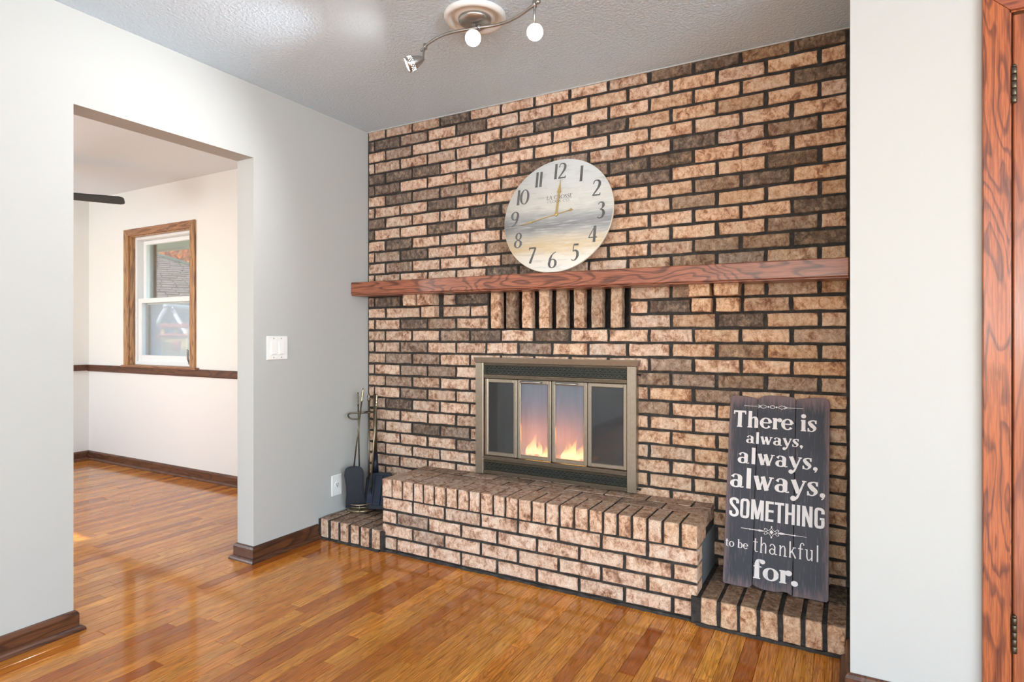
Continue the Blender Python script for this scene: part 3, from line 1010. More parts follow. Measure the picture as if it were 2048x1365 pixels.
# ------------------------------------------------------------------ dining room window
win = tag(MB().box(WX0, WX0 + 0.018, DY - 0.0, DY + 0.17, WZ0, WZ1).box(WX1 - 0.018, WX1, DY, DY + 0.17, WZ0, WZ1).box(WX0 + 0.018, WX1 - 0.018, DY, DY + 0.17, WZ1 - 0.018, WZ1).box(WX0 + 0.018, WX1 - 0.018, DY, DY + 0.17, WZ0, WZ0 + 0.012).build('window_1', M['win_wood_v'], None),
          'double-hung white window in a brown wooden casing above the chair rail', None, None, 'structure')
cw = 0.062
cz0 = 0.874


def mitre(pts, t):
    v = [(x_, DY - t, z_) for x_, z_ in pts] + [(x_, DY + 0.001, z_) for x_, z_ in pts]
    return MB().add(v, [(0, 1, 2, 3), (7, 6, 5, 4), (0, 4, 5, 1), (1, 5, 6, 2), (2, 6, 7, 3), (3, 7, 4, 0)])


xo0, xo1, zo = WX0 - cw, WX1 + 0.03, 2.046
mitre([(xo0, cz0), (WX0 + 0.004, cz0), (WX0 + 0.004, WZ1 - 0.012), (xo0, zo)], 0.019).build('side_casing', M['win_wood_v'], win, bevel=0.003)
mitre([(WX1 - 0.030, cz0), (xo1, cz0), (xo1, zo), (WX1 - 0.030, WZ1 - 0.012)], 0.019).build('side_casing', M['win_wood_v'], win, bevel=0.003)
mitre([(WX0 + 0.004, WZ1 - 0.012), (WX1 - 0.030, WZ1 - 0.012), (xo1, zo), (xo0, zo)], 0.019).build('head_casing', M['win_wood_h'], win, bevel=0.003)
MB().cbox(-2.909, -1.858, DY - 0.036, DY + 0.04, 0.862, 0.878, 0.003).build('stool', M['win_wood_h'], win)
fy0, fy1 = DY + 0.036, DY + 0.13


def rect_frame(x0, x1, z0, z1, y0, y1, wl, wr, wt, wb_):
    m_ = MB()
    m_.cbox(x0, x0 + wl, y0, y1, z0, z1, 0.003)
    m_.cbox(x1 - wr, x1, y0, y1, z0, z1, 0.003)
    m_.cbox(x0 + wl - 0.001, x1 - wr + 0.001, y0 + 0.001, y1 - 0.001, z1 - wt, z1, 0.003)
    m_.cbox(x0 + wl - 0.001, x1 - wr + 0.001, y0 + 0.001, y1 - 0.001, z0, z0 + wb_, 0.003)
    return m_


fx0, fx1, fz0, fz1 = WX0 + 0.018, WX1 - 0.018, WZ0 + 0.012, WZ1 - 0.018
rect_frame(fx0, fx1, fz0, fz1, fy0, fy1, 0.026, 0.026, 0.024, 0.03).build('vinyl_frame', M['vinyl'], win)
sx0, sx1 = fx0 + 0.027, fx1 - 0.027
up = rect_frame(sx0, sx1, 1.40, fz1 - 0.025, fy0 + 0.055, fy0 + 0.085, 0.042, 0.042, 0.036, 0.045).build('upper_sash', M['vinyl'], win)
MB().box(sx0 + 0.04, sx1 - 0.04, fy0 + 0.068, fy0 + 0.072, 1.44, fz1 - 0.058).build('pane', M['pane'], up)
lo = rect_frame(sx0, sx1, fz0 + 0.024, 1.452, fy0 + 0.012, fy0 + 0.044, 0.050, 0.050, 0.040, 0.058).build('lower_sash', M['vinyl'], win)
MB().box(sx0 + 0.047, sx1 - 0.047, fy0 + 0.026, fy0 + 0.030, 0.95, 1.414).build('pane', M['pane'], lo)
lever = MB().cbox(-2.030, -2.004, fy0 - 0.022, fy0 + 0.012, 0.90, 0.912, 0.003)
lever.tube([(-2.017, fy0 - 0.012, 0.905), (-2.017, fy0 - 0.028, 0.94), (-2.015, fy0 - 0.032, 1.01), (-2.012, fy0 - 0.030, 1.018)], 0.008, 8)
lever.build('lock_lever', M['nickel'], lo)
scf = rect_frame(sx0, sx1, fz0 + 0.02, 1.44, fy0 + 0.098, fy0 + 0.106, 0.02, 0.02, 0.02, 0.02).build('screen_frame', M['slot'], win)
MB().box(sx0 + 0.018, sx1 - 0.018, fy0 + 0.101, fy0 + 0.1022, fz0 + 0.04, 1.42).build('insect_screen', M['screen'], scf)

# ------------------------------------------------------------------ switch, outlet
sw = tag(empty('light_switch', (0.0, -0.681, 1.067), (0, 0, R(90))), 'white double rocker light switch plate on wall beside the opening', 'light switch')
MB().cbox(-0.0655, 0.0655, -0.007, 0.0005, -0.061, 0.061, 0.003).build('plate', M['plastic'], sw)
for xx in (-0.024, 0.024):
    MB().cbox(xx - 0.0175, xx + 0.0175, -0.0085, -0.006, -0.035, 0.035, 0.001).build('rocker_frame', M['plastic'], sw)
    m_ = MB()
    m_.add([(xx - 0.0155, -0.0085, -0.032), (xx + 0.0155, -0.0085, -0.032), (xx + 0.0155, -0.0085, 0.032), (xx - 0.0155, -0.0085, 0.032),
            (xx - 0.0155, -0.0135, -0.031), (xx + 0.0155, -0.0135, -0.031), (xx + 0.0155, -0.0090, 0.031), (xx - 0.0155, -0.0090, 0.031)],
           [(4, 5, 6, 7), (0, 1, 5, 4), (1, 2, 6, 5), (2, 3, 7, 6), (3, 0, 4, 7)])
    m_.build('rocker', M['plastic'], sw)
    for zz in (-0.049, 0.049):
        rot = Matrix.Translation((xx, -0.007, zz)) @ Matrix.Rotation(R(90), 4, 'X')
        MB().lathe([(0.0032, -0.0005), (0.003, 0.001)], 12, rot).build('screw', M['nickel'], sw)
ot = tag(empty('wall_outlet', (0.0, -0.267, 0.265), (0, 0, R(90))), 'white single wall outlet low beside the fireplace tools', 'outlet')
MB().cbox(-0.039, 0.039, -0.007, 0.0005, -0.060, 0.060, 0.003).build('plate', M['plastic'], ot)
rot = Matrix.Translation((0, -0.007, 0.004)) @ Matrix.Rotation(R(90), 4, 'X')
MB().lathe([(0.0190, -0.001), (0.0186, 0.0015), (0.017, 0.002)], 24, rot).build('receptacle', M['plastic'], ot)
for bx, bz, w_, h_ in ((-0.007, 0.007, 0.003, 0.009), (0.007, 0.007, 0.003, 0.007), (0, -0.004, 0.006, 0.006)):
    MB().box(bx - w_ / 2, bx + w_ / 2, -0.0096, -0.0085, bz - h_ / 2, bz + h_ / 2).build('slot', M['slot'], ot)

# ------------------------------------------------------------------ fireplace insert
ins = tag(empty('fireplace_insert', (1.2645, -0.02, 0.385)), 'bronze fireplace insert with four glass folding doors and beaded black grilles', 'fireplace')
IX, IY, IZ = 1.2645, -0.02, 0.385


def L(mb_, name, mat, parent=None, **kw):
    mb_.v = [(a - IX, b - IY, c - IZ) for a, b, c in mb_.v]
    return mb_.build(name, mat, parent or ins, **kw)


L(MB().cbox(0.813, 0.8625, -0.042, 0.02, 0.382, 0.986, 0.003), 'side_post', M['bronze'])
L(MB().cbox(1.668, 1.716, -0.042, 0.02, 0.382, 0.986, 0.003), 'side_post', M['bronze'])
cap = MB()
cap.add([(0.806, -0.052, 1.013), (1.728, -0.052, 1.013), (1.722, -0.046, 0.984), (0.812, -0.046, 0.984), (0.806, 0.01, 1.013), (1.728, 0.01, 1.013), (1.722, 0.01, 0.984), (0.812, 0.01, 0.984)],
        [(0, 3, 2, 1), (4, 5, 6, 7), (0, 1, 5, 4), (1, 2, 6, 5), (2, 3, 7, 6), (3, 0, 4, 7)])
L(cap, 'top_cap', M['bronze'], bevel=0.002)
for z0, z1, y_ in ((0.971, 0.985, -0.036), (0.900, 0.922, -0.036), (0.459, 0.482, -0.040), (0.447, 0.458, -0.034), (0.384, 0.404, -0.036)):
    m_ = MB().cbox(0.862, 1.669, y_, 0.005, z0, z1, 0.003)
    m_.cbox(0.862, 1.669, y_ - 0.004, y_, z0 + (z1 - z0) * 0.35, z0 + (z1 - z0) * 0.65, 0.0015)
    L(m_, 'rail', M['bronze_dark'])
for z0, z1 in ((0.921, 0.972), (0.403, 0.448)):
    g = L(MB().box(0.862, 1.669, -0.016, 0.0, z0, z1), 'grille', M['grille'])
    m_ = MB()
    for rz in (z0 + (z1 - z0) * 0.26, z0 + (z1 - z0) * 0.74):
        nseg = 66
        for i in range(nseg):
            X = 0.868 + (1.664 - 0.868) * (i + 0.5) / nseg
            ang = R(38 if i % 2 else -38)
            mt = Matrix.Translation((X, -0.019, rz)) @ Matrix.Rotation(ang, 4, 'Y')
            m_.box(-0.0075, 0.0075, -0.003, 0.003, -0.0022, 0.0022, mt)
    tag(L(m_, 'chain_pattern', M['grille_hi'], g), kind='stuff')
    for rz in (z0 + 0.004, (z0 + z1) / 2, z1 - 0.004):
        L(MB().box(0.862, 1.669, -0.020, -0.016, rz - 0.0014, rz + 0.0014), 'louver_bar', M['grille_hi'], g)
DX_ = [(0.8695, 1.0645, 'dark'), (1.0685, 1.2655, 'blue'), (1.2695, 1.4625, 'blue'), (1.4655, 1.6675, 'dark')]
for i, (a, b, kind) in enumerate(DX_):
    fw = 0.0195
    yb0, yb1 = -0.034, -0.018
    fr = MB()
    fr.cbox(a, a + fw, yb0, yb1, 0.484, 0.899, 0.003)
    fr.cbox(b - fw, b, yb0, yb1, 0.484, 0.899, 0.003)
    fr.cbox(a + fw - 0.001, b - fw + 0.001, yb0 + 0.001, yb1, 0.878, 0.899, 0.003)
    fr.cbox(a + fw - 0.001, b - fw + 0.001, yb0 + 0.001, yb1, 0.484, 0.505, 0.003)
    d_ = L(fr, 'folding_door', M['bronze'])
    L(MB().box(a + fw - 0.003, b - fw + 0.003, -0.026, -0.0225, 0.502, 0.881), 'glass_pane', M['door_glass_' + kind], d_)
    if kind == 'blue':
        hx0, hx1 = a + 0.028, b - 0.052
        hm = MB().tube([(hx0, -0.034, 0.8885), (hx0 + 0.003, -0.046, 0.8885), (hx0 + 0.010, -0.051, 0.8885), (hx1 - 0.010, -0.051, 0.8885), (hx1 - 0.003, -0.046, 0.8885), (hx1, -0.034, 0.8885)], 0.0055, 10)
        L(hm, 'handle', M['nickel'], d_)
for xs_ in (1.0665, 1.2675, 1.464):
    L(MB().box(xs_ - 0.012, xs_ + 0.012, -0.017, -0.012, 0.482, 0.902), 'light_block_strip', M['grille'])  # added strips that block fire light leaking through the door gaps
for zz in (0.945, 0.402):
    L(MB().tube([(1.712, -0.03, zz), (1.724, -0.03, zz), (1.727, -0.03, zz), (1.733, -0.03, zz)], [0.003, 0.003, 0.006, 0.006], 10), 'screen_knob', M['grille'])
fb = MB()
x0, x1, z0, z1, yb_ = 0.868, 1.668, 0.392, 0.905, 0.46
fb.add([(x0, 0, z0), (x1, 0, z0), (x1 - 0.12, yb_, z0), (x0 + 0.12, yb_, z0), (x0, 0, z1), (x1, 0, z1), (x1 - 0.12, yb_, z1), (x0 + 0.12, yb_, z1)],
       [(0, 1, 2, 3), (4, 7, 6, 5), (3, 2, 6, 7), (0, 3, 7, 4), (1, 5, 6, 2)])
L(fb, 'firebox', M['soot'])

# ------------------------------------------------------------------ the fire
fire = tag(empty('gas_fire', (1.235, 0.10, 0.394)), 'small yellow flames on a burner behind the glass doors', 'fire')
MB().cbox(-0.24, 0.22, -0.06, 0.08, 0.0, 0.085, 0.006).build('burner_tray', M['soot'], fire)
eb = MB()
re_ = random.Random(8)
for i in range(70):
    s_ = re_.uniform(0.006, 0.013)
    mt = Matrix.Translation((re_.uniform(-0.22, 0.20), re_.uniform(-0.05, 0.07), 0.087 + re_.uniform(0, 0.006))) @ Euler((re_.random() * 3, re_.random() * 3, re_.random() * 3)).to_matrix().to_4x4()
    eb.box(-s_, s_, -s_ * 0.7, s_ * 0.7, -s_ * 0.6, s_ * 0.6, mt)
tag(eb.build('ember_bed', M['ember'], fire), kind='stuff')
for fx_, h_, w_ in ((-0.145, 0.085, 0.022), (-0.118, 0.135, 0.024), (-0.092, 0.095, 0.022), (-0.058, 0.055, 0.018), (-0.036, 0.075, 0.018),
                    (0.060, 0.080, 0.022), (0.088, 0.105, 0.024), (0.112, 0.125, 0.022), (0.142, 0.085, 0.022), (0.168, 0.105, 0.020), (0.188, 0.075, 0.016)):
    m_ = MB()
    ph = re_.random() * 6
    prof = [(0.001, 0), (0.7, 0.06), (1.0, 0.2), (0.85, 0.4), (0.55, 0.62), (0.28, 0.82), (0.02, 1.0)]
    v, f = [], []
    n = 10
    for r_, t_ in prof:
        sx = math.sin(ph + t_ * 4.5) * 0.008 * t_ * 2
        for j in range(n):
            a = 2 * math.pi * j / n
            v.append((fx_ + sx + r_ * w_ * math.cos(a), -0.03 + r_ * w_ * 0.6 * math.sin(a), 0.084 + t_ * h_))
    for i in range(len(prof) - 1):
        for j in range(n):
            f.append((i * n + j, i * n + (j + 1) % n, (i + 1) * n + (j + 1) % n, (i + 1) * n + j))
    m_.add(v, f, True)
    m_.build('flame', M['flame'], fire)
for fx_ in (-0.09, 0.12):
    d = bpy.data.lights.new('fire_glow', 'POINT')
    d.energy = 2.6
    d.color = (1.0, 0.26, 0.05)
    d.shadow_soft_size = 0.05
    o = bpy.data.objects.new('fire_glow', d)
    o.location = (fx_, 0.0, 0.20)
    o.parent = fire
    COL.objects.link(o)

# ------------------------------------------------------------------ painted lettering drawn with the brush strokes of a serif hand
def ell(cx, cy, rx, ry, a0, a1, ws, wt, n=22):
    pts = []
    for i in range(n + 1):
        a = R(a0 + (a1 - a0) * i / n)
        pts.append((cx + rx * math.cos(a), cy + ry * math.sin(a), wt + (ws - wt) * math.cos(a) ** 2))
    return pts


def crv(pts, per=7):
    out = []
    P = [pts[0]] + list(pts) + [pts[-1]]
    for i in range(1, len(P) - 2):
        p0, p1, p2, p3 = P[i - 1], P[i], P[i + 1], P[i + 2]
        for s_ in range(per):
            t = s_ / per
            out.append(tuple(0.5 * ((2 * p1[q]) + (-p0[q] + p2[q]) * t + (2 * p0[q] - 5 * p1[q] + 4 * p2[q] - p3[q]) * t * t + (-p0[q] + 3 * p1[q] - 3 * p2[q] + p3[q]) * t ** 3) for q in range(3)))
    out.append(pts[-1])
    return out


def ln(x0, y0, x1, y1, w, w2=None):
    return [(x0, y0, w), (x1, y1, w if w2 is None else w2)]


def dot(x, y, r):
    return [(x - r, y, 0.0)] + [(x - r * math.cos(R(a)), y, 2 * r * math.sin(R(a))) for a in range(15, 180, 15)] + [(x + r, y, 0.0)]


def glyphs(T, t, sf):
    """lower-case serif letters; T thick stem, t thin stroke, sf serif half-length"""
    def stem(x, y0, y1, w=T, s0=True, s1=False, fl=False):
        q = [ln(x, y0, x, y1, w)]
        if s0:
            q.append(ln(x - w / 2 - sf, y0 + t / 2, x + w / 2 + sf, y0 + t / 2, t))
        if s1:
            q.append(ln(x - w / 2 - sf, y1 - t / 2, x + w / 2 + sf, y1 - t / 2, t))
        if fl:
            q.append(ln(x - w / 2 - sf, y1 - t * 0.8, x, y1 - t * 0.5, t * 1.1))
        return q
    X = 0.66
    G = {}
    G['o'] = (0.64, [ell(0.30, X / 2, 0.235, X / 2 - t / 2, 0, 360, T, t)])
    G['e'] = (0.60, [ell(0.30, X / 2, 0.225, X / 2 - t / 2, 5, 325, T, t), ln(0.12, X * 0.52, 0.53, X * 0.52, t)])
    G['a'] = (0.66, [crv([(0.10, 0.50, T * 0.8), (0.18, X - t * 0.6, t), (0.31, X - t * 0.5, t), (0.43, 0.52, T), (0.44, 0.38, T)]), ln(0.44, 0.42, 0.44, 0.10, T), crv([(0.44, 0.12, T * 0.8), (0.50, 0.035, t), (0.61, 0.05, t)]), ell(0.26, 0.19, 0.17, 0.165, 40, 320, T * 0.95, t)])
    G['l'] = (0.36, stem(0.17, 0, 1.0, T, False, False, False))
    G['w'] = (0.94, [ln(0.12, X, 0.29, 0, T), ln(0.29, 0, 0.45, X - 0.02, t * 1.3), ln(0.42, X, 0.60, 0, T), ln(0.60, 0, 0.80, X - 0.02, t * 1.3), ln(0.04, X - t / 2, 0.24, X - t / 2, t), ln(0.70, X - t / 2, 0.90, X - t / 2, t)])
    G['y'] = (0.66, [ln(0.12, X, 0.34, 0.05, T), crv([(0.58, X - 0.02, t * 1.3), (0.40, 0.14, t * 1.5), (0.28, -0.16, t * 1.7), (0.16, -0.26, t * 1.6)]), dot(0.13, -0.22, T * 0.62), ln(0.02, X - t / 2, 0.24, X - t / 2, t), ln(0.48, X - t / 2, 0.66, X - t / 2, t)])
    G['s'] = (0.52, [crv([(0.42, 0.50, t), (0.38, X - t * .6, t), (0.24, X - t / 2, t), (0.12, 0.52, T * 0.8), (0.24, 0.35, T * 1.05), (0.38, 0.20, T * 0.85), (0.28, t / 2, t), (0.13, t * 0.6, t), (0.06, 0.17, t)]), ln(0.43, 0.46, 0.43, X, t * 1.2), ln(0.065, 0.0, 0.065, 0.2, t * 1.2)])
    G['h'] = (0.70, stem(0.17, 0, 1.0, T) + [crv([(0.20, 0.44, t), (0.32, 0.62, t), (0.45, 0.60, T * 0.8), (0.50, 0.45, T)]), ln(0.50, 0.47, 0.50, 0, T)])
    G['n'] = (0.70, stem(0.17, 0, X, T, True, False, True) + [crv([(0.20, 0.44, t), (0.32, 0.62, t), (0.45, 0.60, T * 0.8), (0.50, 0.45, T)]), ln(0.50, 0.47, 0.50, 0, T), ln(0.40, t / 2, 0.64, t / 2, t)])
    G['r'] = (0.50, stem(0.17, 0, X, T, True, False, True) + [crv([(0.21, 0.40, t), (0.28, 0.56, t), (0.40, 0.62, t * 1.3)]), dot(0.40, 0.55, T * 0.62)])
    G['i'] = (0.34, stem(0.17, 0, X, T, True, False, True) + [dot(0.17, 0.87, T * 0.62)])
    G['b'] = (0.66, [ln(0.15, 0.02, 0.15, 1.0, T), ln(0.04, 1 - t / 2, 0.15, 1 - t / 2, t), ell(0.33, X / 2, 0.22, X / 2 - t / 2, -150, 150, T, t)])
    G['f'] = (0.48, stem(0.19, 0, 0.78, T) + [crv([(0.19, 0.74, T), (0.22, 0.92, T * 0.7), (0.33, 0.99, t), (0.42, 0.95, t)]), dot(0.42, 0.90, T * 0.5), ln(0.04, X - t / 2, 0.38, X - t / 2, t)])
    G['t'] = (0.44, [ln(0.18, 0.86, 0.18, 0.12, T * 0.9), crv([(0.18, 0.16, T * 0.9), (0.24, 0.03, t), (0.38, 0.06, t)]), ln(0.03, X - t / 2, 0.36, X - t / 2, t)])
    G['u'] = (0.70, [ln(0.16, X, 0.16, 0.2, T), crv([(0.16, 0.22, T), (0.22, 0.05, t * 1.2), (0.34, 0.04, t), (0.48, 0.2, t)]), ln(0.50, X, 0.50, 0.0, T), ln(0.03, X - t / 2, 0.16, X - t / 2, t), ln(0.38, X - t / 2, 0.50, X - t / 2, t)])
    G['k'] = (0.66, stem(0.15, 0, 1.0, T) + [ln(0.18, 0.28, 0.44, X, t * 1.2), ln(0.28, 0.42, 0.54, 0.0, T), ln(0.34, X - t / 2, 0.56, X - t / 2, t)])
    G['T'] = (0.74, [ln(0.36, 0, 0.36, 1.0, T * 1.1), ln(0.04, 1 - t * 0.9, 0.68, 1 - t * 0.9, t * 1.8), ln(0.06, 1.0, 0.06, 0.78, t * 1.1), ln(0.66, 1.0, 0.66, 0.78, t * 1.1), ln(0.22, t / 2, 0.50, t / 2, t)])
    G[','] = (0.26, [dot(0.13, 0.07, T * 0.55), crv([(0.17, 0.06, t * 1.2), (0.16, -0.06, t), (0.09, -0.13, t * 0.6)])])
    G['.'] = (0.30, [dot(0.15, 0.08, T * 0.62)])
    G[' '] = (0.32, [])
    return G


def caps(w):
    """condensed bold capitals without serifs"""
    G = {}
    h = w / 2
    G['S'] = (0.46, [crv([(0.37, 0.70, w), (0.36, 0.86, w), (0.23, 1 - h, w * 0.9), (0.10, 0.86, w), (0.11, 0.68, w), (0.23, 0.52, w), (0.36, 0.34, w), (0.36, 0.15, w), (0.23, h, w * 0.9), (0.10, 0.14, w), (0.09, 0.30, w)])])
    G['O'] = (0.46, [crv([(0.23, 1 - h, w), (0.11, 0.87, w), (0.10, 0.5, w), (0.11, 0.13, w), (0.23, h, w), (0.35, 0.13, w), (0.36, 0.5, w), (0.35, 0.87, w), (0.23, 1 - h, w)])])
    G['M'] = (0.60, [ln(0.10, 0, 0.10, 1, w), ln(0.50, 0, 0.50, 1, w), ln(0.13, 1.0, 0.30, 0.05, w), ln(0.47, 1.0, 0.30, 0.05, w)])
    G['E'] = (0.40, [ln(0.10, 0, 0.10, 1, w)] + [ln(0.10, y, 0.37, y, w * 0.9) for y in (h * .9, 0.52, 1 - h * .9)])
    G['T'] = (0.40, [ln(0.20, 0, 0.20, 1, w), ln(0.01, 1 - h * .9, 0.39, 1 - h * .9, w * 0.9)])
    G['H'] = (0.46, [ln(0.10, 0, 0.10, 1, w), ln(0.36, 0, 0.36, 1, w), ln(0.10, 0.52, 0.36, 0.52, w * 0.9)])
    G['I'] = (0.21, [ln(0.105, 0, 0.105, 1, w)])
    G['N'] = (0.48, [ln(0.10, 0, 0.10, 1, w), ln(0.38, 0, 0.38, 1, w), ln(0.11, 0.97, 0.37, 0.03, w)])
    G['G'] = (0.46, [crv([(0.36, 0.70, w), (0.35, 0.87, w), (0.23, 1 - h, w), (0.11, 0.87, w), (0.10, 0.5, w), (0.11, 0.13, w), (0.23, h, w), (0.35, 0.13, w), (0.36, 0.40, w)]), ln(0.24, 0.46, 0.42, 0.46, w * 0.8)])
    return G


def roman(T, t):
    """light display capitals and figures"""
    G = {}
    G['0'] = (0.66, [ell(0.33, 0.5, 0.27, 0.5 - t / 2, 0, 360, T, t, 30)])
    G['1'] = (0.30, [ln(0.16, 0, 0.16, 1, T), ln(0.06, t / 2, 0.26, t / 2, t), ln(0.06, 0.93, 0.16, 0.985, t)])
    G['2'] = (0.62, [crv([(0.08, 0.74, t), (0.14, 0.92, t * 1.1), (0.30, 1 - t / 2, t * 1.2), (0.48, 0.88, T * 0.8), (0.50, 0.66, T), (0.38, 0.42, T * 0.7), (0.10, 0.06, t * 1.3)]), ln(0.06, t * 0.8, 0.58, t * 0.8, t * 1.7), ln(0.57, 0.0, 0.57, 0.16, t)])
    G['3'] = (0.56, [crv([(0.07, 0.86, t), (0.20, 0.985, t), (0.38, 0.93, T * 0.7), (0.42, 0.76, T), (0.32, 0.60, t), (0.20, 0.56, t)]), crv([(0.20, 0.56, t), (0.38, 0.50, T * 0.7), (0.47, 0.30, T), (0.38, 0.08, T * 0.7), (0.20, 0.015, t), (0.06, 0.10, t)])])
    G['4'] = (0.64, [ln(0.42, 0, 0.42, 1, T), ln(0.04, 0.30, 0.41, 0.98, t), ln(0.03, 0.29, 0.60, 0.29, t * 1.3), ln(0.32, t / 2, 0.52, t / 2, t)])
    G['5'] = (0.56, [ln(0.16, 0.97, 0.48, 0.97, t * 2.2), ln(0.16, 0.98, 0.14, 0.56, t), crv([(0.14, 0.57, t), (0.28, 0.62, T * 0.6), (0.43, 0.52, T * 0.9), (0.46, 0.30, T), (0.36, 0.08, T * 0.6), (0.18, 0.015, t), (0.06, 0.08, t)])])
    G['6'] = (0.60, [ell(0.31, 0.29, 0.23, 0.29 - t / 2, 0, 360, T, t, 26), crv([(0.10, 0.34, T), (0.14, 0.62, T * 0.9), (0.28, 0.86, t * 1.3), (0.50, 0.99, t)])])
    G['7'] = (0.56, [ln(0.05, 0.965, 0.54, 0.965, t * 1.8), ln(0.52, 0.96, 0.20, 0.0, T * 0.7, T), ln(0.065, 1.0, 0.065, 0.84, t)])
    G['8'] = (0.60, [ell(0.30, 0.26, 0.22, 0.26 - t / 2, 0, 360, T, t, 26), ell(0.30, 0.75, 0.17, 0.24 - t / 2, 0, 360, T * 0.8, t, 26)])
    G['9'] = (0.60, [ell(0.29, 0.70, 0.23, 0.29 - t / 2, 0, 360, T, t, 26), crv([(0.50, 0.66, T), (0.46, 0.38, T * 0.9), (0.32, 0.14, t * 1.3), (0.10, 0.01, t)])])
    G['L'] = (0.50, [ln(0.12, 0, 0.12, 1, T), ln(0.04, t / 2, 0.46, t / 2, t), ln(0.46, 0, 0.46, 0.2, t), ln(0.03, 1 - t / 2, 0.22, 1 - t / 2, t)])
    G['A'] = (0.74, [ln(0.06, 0, 0.36, 1, t), ln(0.36, 1, 0.64, 0, T), ln(0.16, 0.34, 0.54, 0.34, t), ln(0.0, t / 2, 0.16, t / 2, t), ln(0.54, t / 2, 0.74, t / 2, t)])
    G['C'] = (0.76, [ell(0.42, 0.5, 0.35, 0.5 - t / 2, 45, 315, T, t, 24)])
    G['R'] = (0.66, [ln(0.12, 0, 0.12, 1, T), crv([(0.12, 1 - t / 2, t), (0.36, 0.97, t), (0.46, 0.77, T), (0.34, 0.55, t), (0.12, 0.52, t)]), ln(0.28, 0.53, 0.60, 0, T), ln(0.04, t / 2, 0.22, t / 2, t)])
    G['O'] = (0.86, [ell(0.43, 0.5, 0.37, 0.5 - t / 2, 0, 360, T, t, 28)])
    G['S'] = (0.52, [crv([(0.42, 0.80, t), (0.36, 0.96, t), (0.22, 0.985, t), (0.10, 0.80, T), (0.24, 0.54, T * 1.1), (0.42, 0.28, T), (0.34, 0.04, t), (0.18, 0.015, t), (0.06, 0.18, t)])])
    G['E'] = (0.54, [ln(0.12, 0, 0.12, 1, T)] + [ln(0.06, y, 0.48, y, t) for y in (t / 2, 1 - t / 2)] + [ln(0.12, 0.52, 0.38, 0.52, t), ln(0.48, 0, 0.48, 0.18, t), ln(0.46, 1, 0.46, 0.84, t)])
    G['K'] = (0.70, [ln(0.12, 0, 0.12, 1, T), ln(0.14, 0.44, 0.54, 0.98, t), ln(0.26, 0.58, 0.64, 0, T)])
    G['.'] = (0.24, [dot(0.12, 0.06, 0.07)])
    G[' '] = (0.34, [])
    return G


def write(mb_, text, G, x0, x1, base, height, y, slope=0.0, fit=True, only=None):
    """lay a line of text in the xz plane (front faces -y) between x0 and x1; slope rises to the right"""
    adv = sum(G[c][0] for c in text)
    sx = (x1 - x0) / adv if fit else height
    pen = 0.0
    k = 0
    for ci, c in enumerate(text):
        for st in (G[c][1] if only is None or only[0] <= ci < only[1] else []):
            k += 1
            yy = y - 0.00002 * (k % 7)
            n = len(st)
            v, f = [], []
            for i in range(n):
                p = Vector((st[i][0] * sx, st[i][1] * height))
                a = st[max(i - 1, 0)]
                b = st[min(i + 1, n - 1)]
                d = Vector(((b[0] - a[0]) * sx, (b[1] - a[1]) * height))
                if d.length < 1e-9:
                    d = Vector((1, 0))
                d.normalize()
                w = st[i][2] * 0.5
                nx, nz = -d.y * w * sx * 0.5 - d.y * w * height * 0.5, d.x * w * height
                X, Z = x0 + pen * sx + p.x, p.y
                for s_ in (1, -1):
                    xx = X + s_ * nx
                    v.append((xx, yy, base + Z + s_ * nz + slope * (xx - x0)))
            for i in range(n - 1):
                f.append((2 * i, 2 * i + 2, 2 * i + 3, 2 * i + 1))
            mb_.add(v, f)
        pen += G[c][0]
    return mb_


def write_words(text, G, x0, x1, base, height, y, mat, parent):
    i = 0
    for wd in text.split(' '):
        write(MB(), text, G, x0, x1, base, height, y, only=(i, i + len(wd))).build('lettering', mat, parent)
        i += len(wd) + 1


# ------------------------------------------------------------------ clock
CR_ = 0.298
ck = empty('wall_clock', (1.318, -0.072, 1.733), (R(-11.2), 0, 0))
tag(ck, 'round painted wall clock with beach colours leaning on the mantel shelf', 'clock')
rotx = Matrix.Rotation(R(90), 4, 'X')
MB().lathe([(CR_ - 0.002, -0.007), (CR_, -0.005), (CR_, 0.0065), (CR_ - 0.0015, 0.008)], 96, rotx).build('backing_disc', M['clock_rim'], ck)
MB().lathe([(CR_ - 0.0015, 0.0078), (CR_ - 0.002, 0.0085)], 96, rotx).build('dial', M['clock_face'], ck)
RG = roman(0.17, 0.055)
for n_ in range(1, 13):
    a = R(90 - 30 * n_)
    rad = 0.236 if n_ not in (10, 11, 12) else 0.234
    cx_, cz_ = rad * math.cos(a), rad * math.sin(a)
    s_ = str(n_)
    hgt = 0.083
    adv = sum(RG[c][0] for c in s_) * hgt * 0.92
    m_ = write(MB(), s_, RG, cx_ - adv / 2, cx_ + adv / 2, cz_ - hgt / 2, hgt, -0.0092)
    m_.build('numeral', M['numeral'], ck)
write_words('LA CROSSE', roman(0.12, 0.06), -0.062, 0.078, 0.084, 0.021, -0.0092, M['numeral'], ck)
write_words('CLOCK CO.', roman(0.10, 0.06), -0.058, 0.070, 0.066, 0.0125, -0.0092, M['numeral'], ck)


def hand(name, ang, parts, y):
    m_ = MB()
    mt = Matrix.Rotation(ang, 4, 'Y')
    for poly in parts:
        m_.prism([(x_, z_) for x_, z_ in poly], y - 0.0018, y, mt)
    return m_.build(name, M['gold'], ck)


